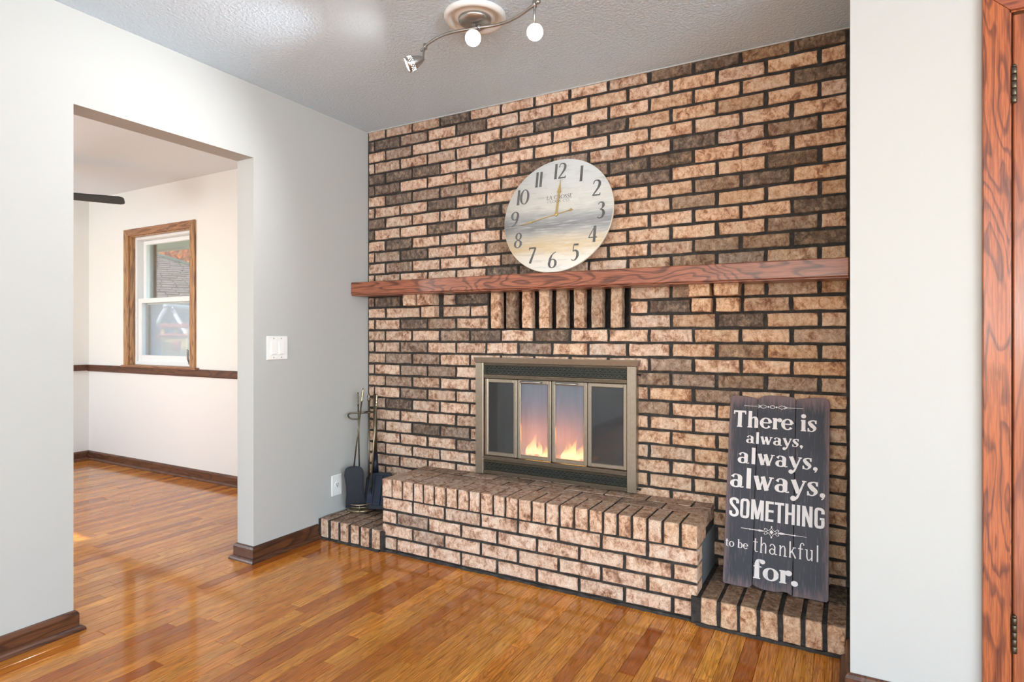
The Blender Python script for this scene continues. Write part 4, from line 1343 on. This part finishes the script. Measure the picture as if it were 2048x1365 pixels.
hand('hour_hand', R(90 - 87), [[(-0.0055, -0.002), (0.0055, -0.002), (0.0045, 0.095), (0.0055, 0.112), (0.0115, 0.120), (0.007, 0.135), (0.0022, 0.158), (0.0006, 0.186), (-0.0006, 0.186), (-0.0022, 0.158), (-0.007, 0.135), (-0.0115, 0.120), (-0.0055, 0.112), (-0.0045, 0.095)][::-1]], -0.0115)
hand('minute_hand', R(-101.5), [[(-0.002, -0.075), (0.002, -0.075), (0.002, 0.135), (0.0065, 0.142), (0.002, 0.16), (0.0006, 0.215), (-0.0006, 0.215), (-0.002, 0.16), (-0.0065, 0.142), (-0.002, 0.135)][::-1],
                              [(0.0, -0.092), (0.009, -0.082), (0.0, -0.072), (-0.009, -0.082)][::-1]], -0.0140)
MB().lathe([(0.0075, 0.008), (0.0075, 0.0155), (0.004, 0.0175)], 20, rotx).build('hub', M['gold'], ck)

# ------------------------------------------------------------------ lettered board
lean = math.atan2(0.197, 0.765)
sg = empty('lettered_board', (2.331, -0.226, 0.1005), (-lean, 0, 0))
tag(sg, 'dark weathered three-plank sign with white lettering leaning on the brick wall', 'sign')
SGH = 0.79


def board(x0, x1, top, bot, name='plank'):
    poly = [(x, z) for x, z in bot] + [(x, z) for x, z in top]
    m_ = MB().prism(poly, 0.0, 0.011)
    o = m_.build(name, M['sign'], sg, bevel=0.0015)
    return o


w0 = -0.1935
c1, c2, w3 = -0.080, 0.068, 0.1935
board(w0, c1, [(c1 - 0.001, 0.781), (-0.088, 0.785), (-0.11, 0.790), (-0.15, 0.793), (-0.178, 0.793), (-0.187, 0.788), (w0, 0.776)], [(w0, 0.018), (-0.188, 0.013), (-0.15, 0.012), (-0.10, 0.011), (-0.088, 0.014), (c1 - 0.001, 0.026)])
board(c1, c2, [(c2 - 0.001, 0.784), (0.064, 0.790), (0.054, 0.797), (0.01, 0.800), (-0.04, 0.800), (-0.060, 0.796), (-0.072, 0.788), (c1 + 0.001, 0.783)], [(c1 + 0.001, 0.028), (-0.068, 0.022), (-0.040, 0.015), (0.0, 0.014), (0.035, 0.021), (0.05, 0.020), (c2 - 0.001, 0.012)])
board(c2, w3, [(w3, 0.775), (0.186, 0.791), (0.172, 0.798), (0.14, 0.799), (0.10, 0.794), (0.085, 0.790), (c2 + 0.001, 0.788)], [(c2 + 0.001, 0.010), (0.10, 0.012), (0.14, 0.013), (0.17, 0.012), (0.188, 0.013), (w3, 0.022)])
for zb in (0.14, 0.62):
    MB().box(-0.16, 0.16, 0.0105, 0.020, zb, zb + 0.04).build('batten', M['sign_edge'], sg)
SER = glyphs(0.20, 0.062, 0.03)
LINES = [
    ('There is', SER, -0.178, 0.150, 0.657, 0.071, 0.0),
    ('always,', SER, -0.122, 0.098, 0.5905, 0.049, 0.0),
    ('always,', SER, -0.153, 0.153, 0.504, 0.069, 0.0),
    ('always,', SER, -0.180, 0.181, 0.402, 0.084, 0.0),
    ('SOMETHING', caps(0.135), -0.181, 0.181, 0.280, 0.080, 0.0),
    ('to be', glyphs(0.15, 0.06, 0.03), -0.189, -0.099, 0.159, 0.034, 0.0),
    ('thankful', glyphs(0.085, 0.05, 0.03), -0.082, 0.164, 0.154, 0.062, 0.0),
    ('for.', glyphs(0.23, 0.06, 0.035), -0.080, 0.088, 0.053, 0.074, 0.0),
]
for text, G, x0, x1, base, hgt, sl in LINES:
    write_words(text, G, x0, x1, base, hgt, -0.0006, M['letter'], sg)
def ornament(mb_, items):
    G = {'*': (1.0, items)}
    return write(mb_, '*', G, 0, 1, 0, 1, -0.0006)


t1 = 0.0016
o1 = [ln(-0.135, 0.750, -0.075, 0.750, t1), ln(0.030, 0.750, 0.095, 0.750, t1), crv([(-0.075, 0.750, t1), (-0.058, 0.757, t1), (-0.045, 0.750, t1), (-0.058, 0.743, t1), (-0.075, 0.750, t1)]),
      crv([(0.030, 0.750, t1), (0.014, 0.757, t1), (0.002, 0.750, t1), (0.014, 0.743, t1), (0.030, 0.750, t1)]), [(-0.022 + 0.009 * math.cos(R(a)), 0.750 + 0.006 * math.sin(R(a)), t1 * 1.3) for a in range(0, 361, 20)],
      dot(-0.038, 0.750, 0.0035), dot(-0.006, 0.750, 0.0035), ln(-0.080, 0.757, -0.066, 0.750, t1), ln(-0.080, 0.743, -0.066, 0.750, t1), ln(0.022, 0.757, 0.036, 0.750, t1), ln(0.022, 0.743, 0.036, 0.750, t1)]
z_ = 0.240
o2 = [ln(-0.130, z_, -0.065, z_, 0.002, 0.0035), ln(0.038, z_, 0.116, z_, 0.0035, 0.001), [(-0.068, z_, 0.002), (-0.058, z_, 0.008), (-0.048, z_, 0.005), (-0.04, z_, 0.002)], [(0.010, z_, 0.002), (0.022, z_, 0.009), (0.034, z_, 0.005), (0.042, z_, 0.002)],
      ln(-0.040, z_, -0.032, z_, 0.002), dot(-0.095, z_, 0.0028), dot(0.072, z_, 0.0032), dot(-0.013, z_ + 0.021, 0.0028), dot(-0.013, z_ - 0.021, 0.0028),
      [(-0.013, z_ + 0.008, 0.001), (-0.013, z_, 0.015), (-0.013, z_ - 0.008, 0.001)],
      crv([(-0.013, z_ + 0.018, t1), (-0.021, z_ + 0.007, t1), (-0.034, z_, t1), (-0.021, z_ - 0.007, t1), (-0.013, z_ - 0.018, t1), (-0.005, z_ - 0.007, t1), (0.008, z_, t1), (-0.005, z_ + 0.007, t1), (-0.013, z_ + 0.018, t1)])]
for s1 in (-1, 1):
    for s2 in (-1, 1):
        o2.append(crv([(-0.013 + s1 * 0.012, z_ + s2 * 0.004, t1), (-0.013 + s1 * 0.022, z_ + s2 * 0.012, t1), (-0.013 + s1 * 0.027, z_ + s2 * 0.009, t1 * 1.5), (-0.013 + s1 * 0.024, z_ + s2 * 0.005, t1 * 1.5)]))
ornament(MB(), o1).build('top_flourish', M['letter'], sg)
ornament(MB(), o2).build('middle_flourish', M['letter'], sg)

# ------------------------------------------------------------------ track light
LCX, LCY = 1.313, -0.822
fx_ = tag(empty('track_light', (LCX, LCY, ZC)), 'brushed nickel wavy track light with three lit spot heads', 'ceiling light')
MB().lathe([(0.121, 0.001), (0.121, -0.006), (0.116, -0.016), (0.108, -0.019), (0.099, -0.015), (0.095, -0.008), (0.092, -0.004), (0.080, -0.004), (0.079, -0.010), (0.072, -0.013)], 48).build('medallion', M['canopy_white'], fx_)
MB().lathe([(0.066, -0.010), (0.064, -0.024), (0.052, -0.033), (0.02, -0.037), (0.009, -0.038), (0.009, -0.058)], 36).build('canopy', M['nickel'], fx_)
TZ = 2.33
trk = [(1.024, -0.788), (1.092, -0.825), (1.162, -0.847), (1.225, -0.850), (1.313, -0.834), (1.394, -0.814), (1.456, -0.814), (1.515, -0.829), (1.575, -0.857), (1.613, -0.876)]
tp = crv([(a - LCX, b - LCY, TZ - ZC) for a, b in trk], 5)
MB().tube(tp, 0.0058, 12).build('track_tube', M['nickel'], fx_)
MB().tube([tp[-1], Vector(tp[-1]) + (Vector(tp[-1]) - Vector(tp[-2])).normalized() * 0.012], 0.0085, 12).build('end_cap', M['nickel'], fx_)
to_cam = CAM - Vector((1.4, -0.9, 2.22))
HEADS = [((1.080, -0.864, 2.250), Vector((-0.72, -0.52, -0.42)), (1.060, -0.809)), ((1.357, -0.902, 2.252), to_cam, (1.335, -0.829)), ((1.592, -0.857, 2.236), to_cam + Vector((-0.1, 0, 0)), (1.600, -0.870))]
for c_, d_, top in HEADS:
    d_ = d_.normalized()
    cc = Vector(c_) - Vector((LCX, LCY, ZC))
    q = d_.to_track_quat('Z', 'Y').to_matrix().to_4x4()
    mt = Matrix.Translation(cc) @ q
    # c_ is the rear of the bell; the open end points along d_
    back = cc
    hd = MB()
    shell = [(0.006, -0.014), (0.012, -0.006), (0.0185, 0.008), (0.0235, 0.022), (0.0268, 0.036), (0.0288, 0.050), (0.0300, 0.062), (0.0285, 0.062), (0.0268, 0.050), (0.0215, 0.030), (0.012, 0.010)]
    hd.lathe(shell, 32, mt)
    h_ = hd.build('spot_head', M['nickel'], fx_)
    pn = MB()
    for ring, rr_, zz in ((0, 0.0272, 0.0350), (1, 0.0282, 0.0415), (2, 0.0291, 0.0480)):
        for j in range(20):
            a = 2 * math.pi * (j + ring * 0.5) / 20
            pn.lathe([(0.0012, -0.0010), (0.0012, 0.0005)], 8, mt @ Matrix.Translation((rr_ * math.cos(a), rr_ * math.sin(a), zz)) @ Vector((math.cos(a), math.sin(a), 0)).to_track_quat('Z', 'Y').to_matrix().to_4x4())
    tag(pn.build('perforations', M['glint'], h_), kind='stuff')
    bl = MB().lathe([(0.010, 0.030), (0.0235, 0.050), (0.0262, 0.058), (0.024, 0.0605), (0.012, 0.0625), (0.002, 0.063)], 28, mt)
    bl.build('bulb', M['bulb'], h_)
    p0 = Vector((top[0] - LCX, top[1] - LCY, TZ - ZC))
    am = MB().tube([p0, p0 + (back - p0) * 0.35 + Vector((0, 0, -0.006)), back - Vector(d_) * 0.010], 0.0042, 10)
    am.lathe([(0.0085, -0.010), (0.0085, 0.010)], 14, Matrix.Translation(p0))
    am.build('arm', M['nickel'], fx_)
    ld = bpy.data.lights.new('spot_lamp', 'SPOT')
    ld.energy = 36
    ld.spot_size = R(110)
    ld.spot_blend = 0.8
    ld.shadow_soft_size = 0.03
    ld.color = (0.94, 0.96, 1.0)
    lo_ = bpy.data.objects.new('spot_lamp', ld)
    lo_.matrix_local = Matrix.Translation(cc + d_ * 0.07) @ d_.to_track_quat('-Z', 'Y').to_matrix().to_4x4()
    COL.objects.link(lo_)
    lo_.parent = fx_

# ------------------------------------------------------------------ fireplace tools
BX, BY, BZ = 0.094, -0.158, LZ + 0.001
st = tag(empty('tool_stand', (BX, BY, BZ)), 'antique brass fireplace tool stand with ring base and curled hook handle', 'tool stand')


def ringpts(r, z, n=40, sx=1.0, cx=0, cy=0):
    return [(cx + r * math.cos(2 * math.pi * i / n) * sx, cy + r * math.sin(2 * math.pi * i / n), z) for i in range(n)]


bs = MB().lathe([(0.080, 0.0), (0.084, 0.004), (0.082, 0.012), (0.070, 0.016), (0.0, 0.017)], 40)
bs.build('base', M['tool'], st)
MB().tube(ringpts(0.083, 0.046), 0.0045, 8, True).build('gallery_ring', M['tool'], st)
MB().tube(ringpts(0.079, 0.030), 0.003, 8, True).build('gallery_ring', M['tool'], st)
for j in range(5):
    a = 2 * math.pi * j / 5 + 0.3
    MB().tube([(0.081 * math.cos(a), 0.081 * math.sin(a), 0.008), (0.081 * math.cos(a), 0.081 * math.sin(a), 0.046)], 0.0035, 8).build('gallery_post', M['tool'], st)
ps = MB().tube([(0.03, 0.03, 0.015), (0.03, 0.03, 0.63)], 0.0055, 10)
ps.lathe([(0.005, 0.63), (0.010, 0.64), (0.006, 0.65), (0.011, 0.662), (0.004, 0.678), (0.001, 0.682)], 14, Matrix.Translation((0.03, 0.03, 0)))
ps.build('pole', M['tool_dark'], st)
hk = MB()
pv = Vector((0.727, 0.687, 0))       # a direction across the corner
pd = Vector((0.687, -0.727, 0))
c0 = Vector((0.03, 0.03, 0.565))
hk.tube(crv([tuple(c0), tuple(c0 - pv * 0.05), tuple(c0 - pv * 0.105 + pd * 0.005), tuple(c0 - pv * 0.118 + pd * 0.02 + Vector((0, 0, -0.012))), tuple(c0 - pv * 0.10 + pd * 0.035 + Vector((0, 0, -0.028))), tuple(c0 - pv * 0.06 + pd * 0.04 + Vector((0, 0, -0.030)))], 6), 0.0048, 10)
hk.tube(ringpts(0.028, 0.568, 24, 1, 0.03, 0.03), 0.004, 8, True)
hk.build('hook_arm', M['tool_dark'], st)


def twist_handle(m_, p, d, ln_):
    """little turned grip"""
    q = Vector(d).to_track_quat('Z', 'Y').to_matrix().to_4x4()
    pr = []
    for i in range(9):
        t_ = i / 8
        pr.append((0.0045 + 0.0022 * abs(math.sin(t_ * 12.5)), t_ * ln_))
    pr.append((0.001, ln_ * 1.06))
    m_.lathe(pr, 12, Matrix.Translation(p) @ q)


def outline_plate(pts, th, mat):
    n = len(pts)
    return MB().prism(pts, -th / 2, th / 2, mat)


# each tool is set by its working end and its top, in the corner's frame: pv across, pd towards the room
def W3(a, b, z):
    return Vector((BX, BY, BZ)) + pv * a + pd * b + Vector((0, 0, z))


# broad shovel in front
s0, s1 = W3(-0.030, 0.055, 0.03), W3(0.005, 0.030, 0.672)
sv = tag(empty('ash_shovel', tuple(s0)), 'navy black flat ash shovel standing blade down in the tool stand', 'fireplace tool')
up_ = Vector((0.0, -0.02, 0.24)).normalized()
xax = pv
yax = up_.cross(xax).normalized()
fr_ = Matrix((xax, yax, up_)).transposed().to_4x4()
shape = []
for t_, w_ in ((0.0, 0.060), (0.04, 0.056), (0.08, 0.051), (0.12, 0.050), (0.16, 0.053), (0.19, 0.0555), (0.212, 0.053), (0.226, 0.046), (0.236, 0.034), (0.240, 0.016)):
    shape.append((w_, t_))
pts = [(-w_, t_) for w_, t_ in shape] + [(w_, t_) for w_, t_ in reversed(shape)]
m_ = MB().prism(pts[::-1], -0.003, 0.003, fr_)
inner = [(x_ * 0.86, 0.012 + z_ * 0.92) for x_, z_ in pts]
m_.prism(inner[::-1], -0.006, -0.002, fr_)
m_.build('blade', M['navy'], sv, bevel=0.0015)
rd = MB()
a0 = fr_ @ Vector((0, 0, 0.232))
a1 = s1 - s0
rd.tube([a0, a0 + (a1 - a0) * 0.5, a1], 0.0042, 10)
rd.build('rod', M['tool_dark'], sv)
gp = MB()
twist_handle(gp, a0 + (a1 - a0) * 0.90, (a1 - a0), 0.08)
gp.build('grip', M['tool'], sv)

# poker
p0 = W3(0.052, 0.045, 0.030)
pkr = tag(empty('fire_poker', tuple(p0)), 'thin brass poker with dark hooked tip leaning across the tool stand', 'fireplace tool')
p1 = W3(0.088, -0.015, 0.66) - p0
MB().tube([(0, 0, 0.10), p1 * 0.5 + Vector((0, 0, 0.05)), p1], 0.0045, 10).build('rod', M['tool'], pkr)
MB().tube([(0, 0, 0.0), (0.002, 0, 0.05), (0, 0, 0.105)], [0.002, 0.008, 0.006], 10).tube([Vector((0, 0, 0.05)), pv * 0.018 + Vector((0, 0, 0.035)), pv * 0.024 + Vector((0, 0, 0.055))], [0.006, 0.005, 0.001], 8).build('tip', M['navy'], pkr)
gp = MB()
twist_handle(gp, p1 * 0.90, p1, 0.075)
gp.build('grip', M['tool'], pkr)

# brush
b0 = W3(-0.012, 0.00, 0.025)
brs = tag(empty('hearth_brush', tuple(b0)), 'fireplace brush on a thin brass rod at the back of the tool stand', 'fireplace tool')
b1 = W3(-0.020, -0.01, 0.672) - b0
MB().tube([(0, 0, 0.18), b1 * 0.6 + Vector((0, 0, 0.05)), b1], 0.0042, 10).build('rod', M['tool_dark'], brs)
MB().lathe([(0.020, 0.0), (0.024, 0.05), (0.020, 0.12), (0.012, 0.16), (0.006, 0.19)], 16).build('bristles', M['navy'], brs)
gp = MB()
twist_handle(gp, b1 * 0.9, b1, 0.075)
gp.build('grip', M['tool_dark'], brs)

# perforated corn popper with long wooden-grey handle, behind
c0_ = Vector((0.205, -0.155, LZ + 0.012))
pop = tag(empty('perforated_popper', tuple(c0_)), 'blue black perforated popcorn pan with long handle leaning in the corner', 'fireplace tool')
upv = Vector((-0.05, 0.11, 0.26)).normalized()
xx_ = Vector((0.80, 0.50, 0)).normalized()
xx_ = (xx_ - upv * xx_.dot(upv)).normalized()
yy_ = upv.cross(xx_).normalized()
fr2 = Matrix((xx_, yy_, upv)).transposed().to_4x4()
hexo = [(-0.075, 0.03), (-0.05, 0.0), (0.055, 0.0), (0.08, 0.03), (0.085, 0.17), (0.06, 0.215), (-0.055, 0.215), (-0.08, 0.18)]
pm = MB().prism(hexo[::-1], -0.012, 0.002, fr2)
pm.build('pan', M['navy'], pop, bevel=0.003)
for xa, xb in ((-0.062, -0.026), (-0.020, 0.018), (0.024, 0.062)):
    MB().prism([(xa, 0.02), (xb, 0.02), (xb, 0.195), (xa, 0.195)][::-1], -0.019, -0.010, fr2).build('lid_panel', M['navy2'], pop, bevel=0.002)
hl = MB()
for xa in (-0.053, -0.035, -0.010, 0.008, 0.034, 0.052):
    for i in range(6):
        mt = fr2 @ Matrix.Translation((xa, -0.0192, 0.035 + i * 0.029)) @ Matrix.Rotation(R(90), 4, 'X')
        hl.lathe([(0.0033, -0.0004), (0.0033, 0.0006)], 8, mt)
tag(hl.build('vent_holes', M['slot'], pop), kind='stuff')
hb_ = fr2 @ Vector((-0.03, -0.006, 0.21))
hd_ = Vector((0.085, -0.035, 0.655)) - (c0_ - Vector((0, 0, LZ + 0.012)) - Vector((0, 0, 0)))
top_ = Vector((0.075, -0.022, 0.775)) - c0_
neck = hb_ + (top_ - hb_) * 0.25
mm = MB()
d1 = (neck - hb_)
mm.tube([hb_, neck], [0.018, 0.013], 10)
mm.build('socket', M['navy'], pop)
mm = MB()
mm.tube([neck, neck + (top_ - neck) * 0.5, top_], [0.011, 0.012, 0.010], 10)
mm.build('handle', M['tool_dark'], pop)

# ------------------------------------------------------------------ ceiling fan in the dining room
FZ = 2.10
tip = Vector((-1.95, -0.40, FZ))
hub = Vector((-2.37, -1.05, FZ))
dirb = (tip - hub).normalized()
fan = tag(empty('ceiling_fan', (hub.x, hub.y, ZC - 0.004)), 'black bladed ceiling fan hanging in the dining room', 'ceiling fan')
dz = FZ - ZC
MB().lathe([(0.065, 0.0), (0.06, -0.03), (0.02, -0.05), (0.012, -0.05), (0.012, dz + 0.09), (0.05, dz + 0.085), (0.095, dz + 0.06), (0.10, dz + 0.0), (0.085, dz - 0.04), (0.03, dz - 0.06), (0.002, dz - 0.061)], 32).build('motor', M['fan'], fan)
a0 = math.atan2(dirb.y, dirb.x)
blen = (tip - hub).length
for j in range(5):
    rotb = Matrix.Rotation(a0 + j * 2 * math.pi / 5, 4, 'Z') @ Matrix.Translation((0, 0, dz + 0.004)) @ Matrix.Rotation(R(-13), 4, 'X')
    o_ = [(0.16, -0.045), (blen - 0.03, -0.062), (blen - 0.008, -0.05), (blen, -0.03), (blen, 0.03), (blen - 0.008, 0.05), (blen - 0.03, 0.062), (0.16, 0.045)]
    n = len(o_)
    v = [(x_, y_, -0.004) for x_, y_ in o_] + [(x_, y_, 0.004) for x_, y_ in o_]
    f = [tuple(range(n))[::-1], tuple(range(n, 2 * n))] + [(i, (i + 1) % n, n + (i + 1) % n, n + i) for i in range(n)]
    b_ = MB().add(v, f, False, rotb).build('blade', M['fan'], fan)
    MB().box(0.07, 0.22, -0.015, 0.015, -0.010, -0.003, rotb).build('blade_iron', M['fan'], b_)

# ------------------------------------------------------------------ outdoors, seen by the dining room window
tag(MB().box(-40, 12, 0.6, 45, -0.62, -0.6).build('lawn', M['grass']), 'mown lawn outside the dining room window', None, None, 'structure')
tag(MB().box(-8, 0.0, DY + 0.17, 0.84, 2.02, 2.05).box(-8, 0, 0.84, 0.87, 2.003, 2.16).build('eave_soffit', M['soffit']), 'pale beige roof overhang above the dining room window', None, None, 'structure')
MB().box(-3.02, -2.85, DY + 0.17, DY + 0.24, 0.7, 2.02).build('exterior_trim', M['ext_brown'], win)

# neighbouring low house: lap-sided wall, shingled roof
NB = Vector((-11.16, 5.54, 0))
ax = Vector((0.519, 0.855, 0)).normalized()      # along its wall, to the right as seen from the window
ay = Vector((-0.855, 0.519, 0)).normalized()     # away from the viewer
hs = empty('neighbour_house', (NB.x, NB.y, -0.6))
tag(hs, 'pale sided low house with grey shingled roof seen through the dining window', 'house')
fm = Matrix((ax, ay, Vector((0, 0, 1)))).transposed().to_4x4()
wl = MB().box(-5, 2.8, 0.35, 8.5, 0, 2.56, fm)
for i in range(12):
    z_b = i * 0.213
    wl.add([(-5, 0.35, z_b), (2.8, 0.35, z_b), (2.8, 0.31, z_b), (-5, 0.31, z_b), (-5, 0.35, z_b + 0.213), (2.8, 0.35, z_b + 0.213)], [(3, 2, 5, 4), (0, 1, 2, 3)], False, fm)
wl.build('wall', M['siding'], hs)
rf_ = MB()
nrow = 20
ra, rz0, ridge_y, ridge_z = 0.0, 2.60, 4.6, 4.13
rs = random.Random(4)
for i in range(nrow):
    t0, t1_ = i / nrow, (i + 1) / nrow
    y0, y1 = ra + (ridge_y - ra) * t0, ra + (ridge_y - ra) * t1_
    z0, z1 = rz0 + (ridge_z - rz0) * t0, rz0 + (ridge_z - rz0) * t1_
    x = -5.6 + (0.15 if i % 2 else 0)
    while x < 3.0 - 3.5 * t1_:
        w_ = rs.uniform(0.24, 0.36)
        e1 = rs.uniform(0.015, 0.04)
        rf_.add([(x, y0, z0 + e1), (x + w_ - 0.02, y0, z0 + e1), (x + w_ - 0.02, y1, z1 + 0.005), (x, y1, z1 + 0.005), (x, y0, z0 - 0.03), (x + w_ - 0.02, y0, z0 - 0.03)], [(0, 1, 2, 3), (4, 5, 1, 0)], False, fm)
        x += w_
rf_.add([(-5.6, ra, rz0 - 0.04), (3.0, ra, rz0 - 0.04), (-0.5, ridge_y, ridge_z - 0.02), (-5.6, ridge_y, ridge_z - 0.02)], [(0, 1, 2, 3)], False, fm)
rf_.add([(-5.6, ridge_y, ridge_z - 0.02), (-0.5, ridge_y, ridge_z - 0.02), (3.0, ridge_y * 2, rz0 - 0.04), (-5.6, ridge_y * 2, rz0 - 0.04)], [(0, 1, 2, 3)], False, fm)
rf_.add([(3.0, ra, rz0 - 0.04), (3.0, ridge_y * 2, rz0 - 0.04), (-0.5, ridge_y, ridge_z - 0.02)], [(0, 1, 2)], False, fm)
ro = tag(rf_.build('shingle_roof', M['shingle'], hs), kind='stuff')
hip0, hip1 = Vector((-0.5, ridge_y, ridge_z + 0.02)), Vector((3.0, ra, rz0 + 0.02))
MB().tube([fm @ Vector((-5.6, ridge_y, ridge_z + 0.02)), fm @ hip0, fm @ hip1], 0.075, 8).build('ridge_cap', M['moss'], hs)
MB().box(-5.6, 3.0, ra - 0.12, ra + 0.02, rz0 - 0.16, rz0 - 0.03, fm).build('gutter', M['moss'], hs)


def leafy(name, label, base, crown_z, rad, n, mat, trunk_h, cat='tree'):
    t_ = tag(empty(name, tuple(base)), label, cat)
    rt = random.Random(n)
    m2 = MB()
    for i in range(n):
        while True:
            p = Vector((rt.uniform(-1, 1), rt.uniform(-1, 1), rt.uniform(-1, 1)))
            if 0.25 < p.length < 1:
                break
        p = Vector((p.x * rad, p.y * rad, p.z * rad * 0.8 + crown_z))
        s_ = rt.uniform(0.12, 0.26)
        mt = Matrix.Translation(p) @ Euler((rt.random() * 6, rt.random() * 6, rt.random() * 6)).to_matrix().to_4x4()
        m2.add([(-s_, -s_ * 0.5, 0), (0, -s_ * 0.6, 0.02), (s_, 0, 0), (0, s_ * 0.6, 0.02)], [(0, 1, 2, 3)], False, mt)
    tag(m2.build('foliage', mat, t_), kind='stuff')
    m3 = MB().tube([(0, 0, 0), (0.1, 0, trunk_h * 0.5), (0, 0.1, trunk_h)], [0.25, 0.2, 0.12], 10)
    for a in range(5):
        m3.tube([(0, 0.05, trunk_h * 0.8), (math.cos(a * 1.3) * rad * 0.5, math.sin(a * 1.3) * rad * 0.5, crown_z + 0.3)], [0.1, 0.03], 8)
    m3.build('trunk', M['bark'], t_)
    return t_


leafy('autumn_maple', 'orange leaved autumn tree rising behind the shingled roof', (-26.2, 15.4, -0.6), 6.6, 4.3, 8000, M['leaf_orange'], 3.5)

# play tower and swing frame on the lawn
pl = tag(empty('play_tower', (-5.62, 2.28, -0.6), (0, 0, R(29))), 'faded yellow and pink plastic climbing tower with slide on lawn', 'play set')
MB().cbox(-0.13, 0.20, -0.16, 0.16, 1.42, 1.74, 0.02).build('lower_body', M['play_yellow'], pl)
MB().cbox(-0.17, 0.24, -0.20, 0.20, 1.72, 1.76, 0.01).build('deck', M['play_pink'], pl)
for sx_ in (-0.14, 0.20):
    for sy_ in (-0.16, 0.16):
        MB().tube([(sx_, sy_, 0.0), (sx_, sy_, 1.88)], 0.018, 10).build('post', M['play_yellow'], pl)
MB().cbox(-0.18, 0.25, -0.20, 0.20, 1.84, 1.90, 0.012).build('rail', M['play_pink'], pl)
MB().cbox(-0.02, 0.10, -0.172, -0.158, 1.52, 1.66, 0.006).build('window_cutout', M['play_pink'], pl)
ra_ = Matrix.Translation((-0.245, -0.1, 1.68)) @ Matrix.Rotation(R(-50), 4, 'Y')
MB().cbox(-0.14, 0.14, -0.07, 0.07, -0.018, 0.018, 0.01, ra_).build('slide', M['play_pink'], pl)
sf = tag(empty('swing_frame', (-6.62, 2.90, -0.6), (0, 0, R(29))), 'white tubular A-frame of a garden swing behind the play tower', 'swing')
for y_ in (-0.3, 1.3):
    for s_ in (-1, 1):
        MB().tube([(s_ * 1.3, y_, 0), (s_ * 0.04, y_, 2.16)], 0.03, 10).build('leg', M['play_white'], sf)
MB().tube([(0, -0.4, 2.18), (0, 1.4, 2.18)], 0.035, 10).build('crossbar', M['play_white'], sf)
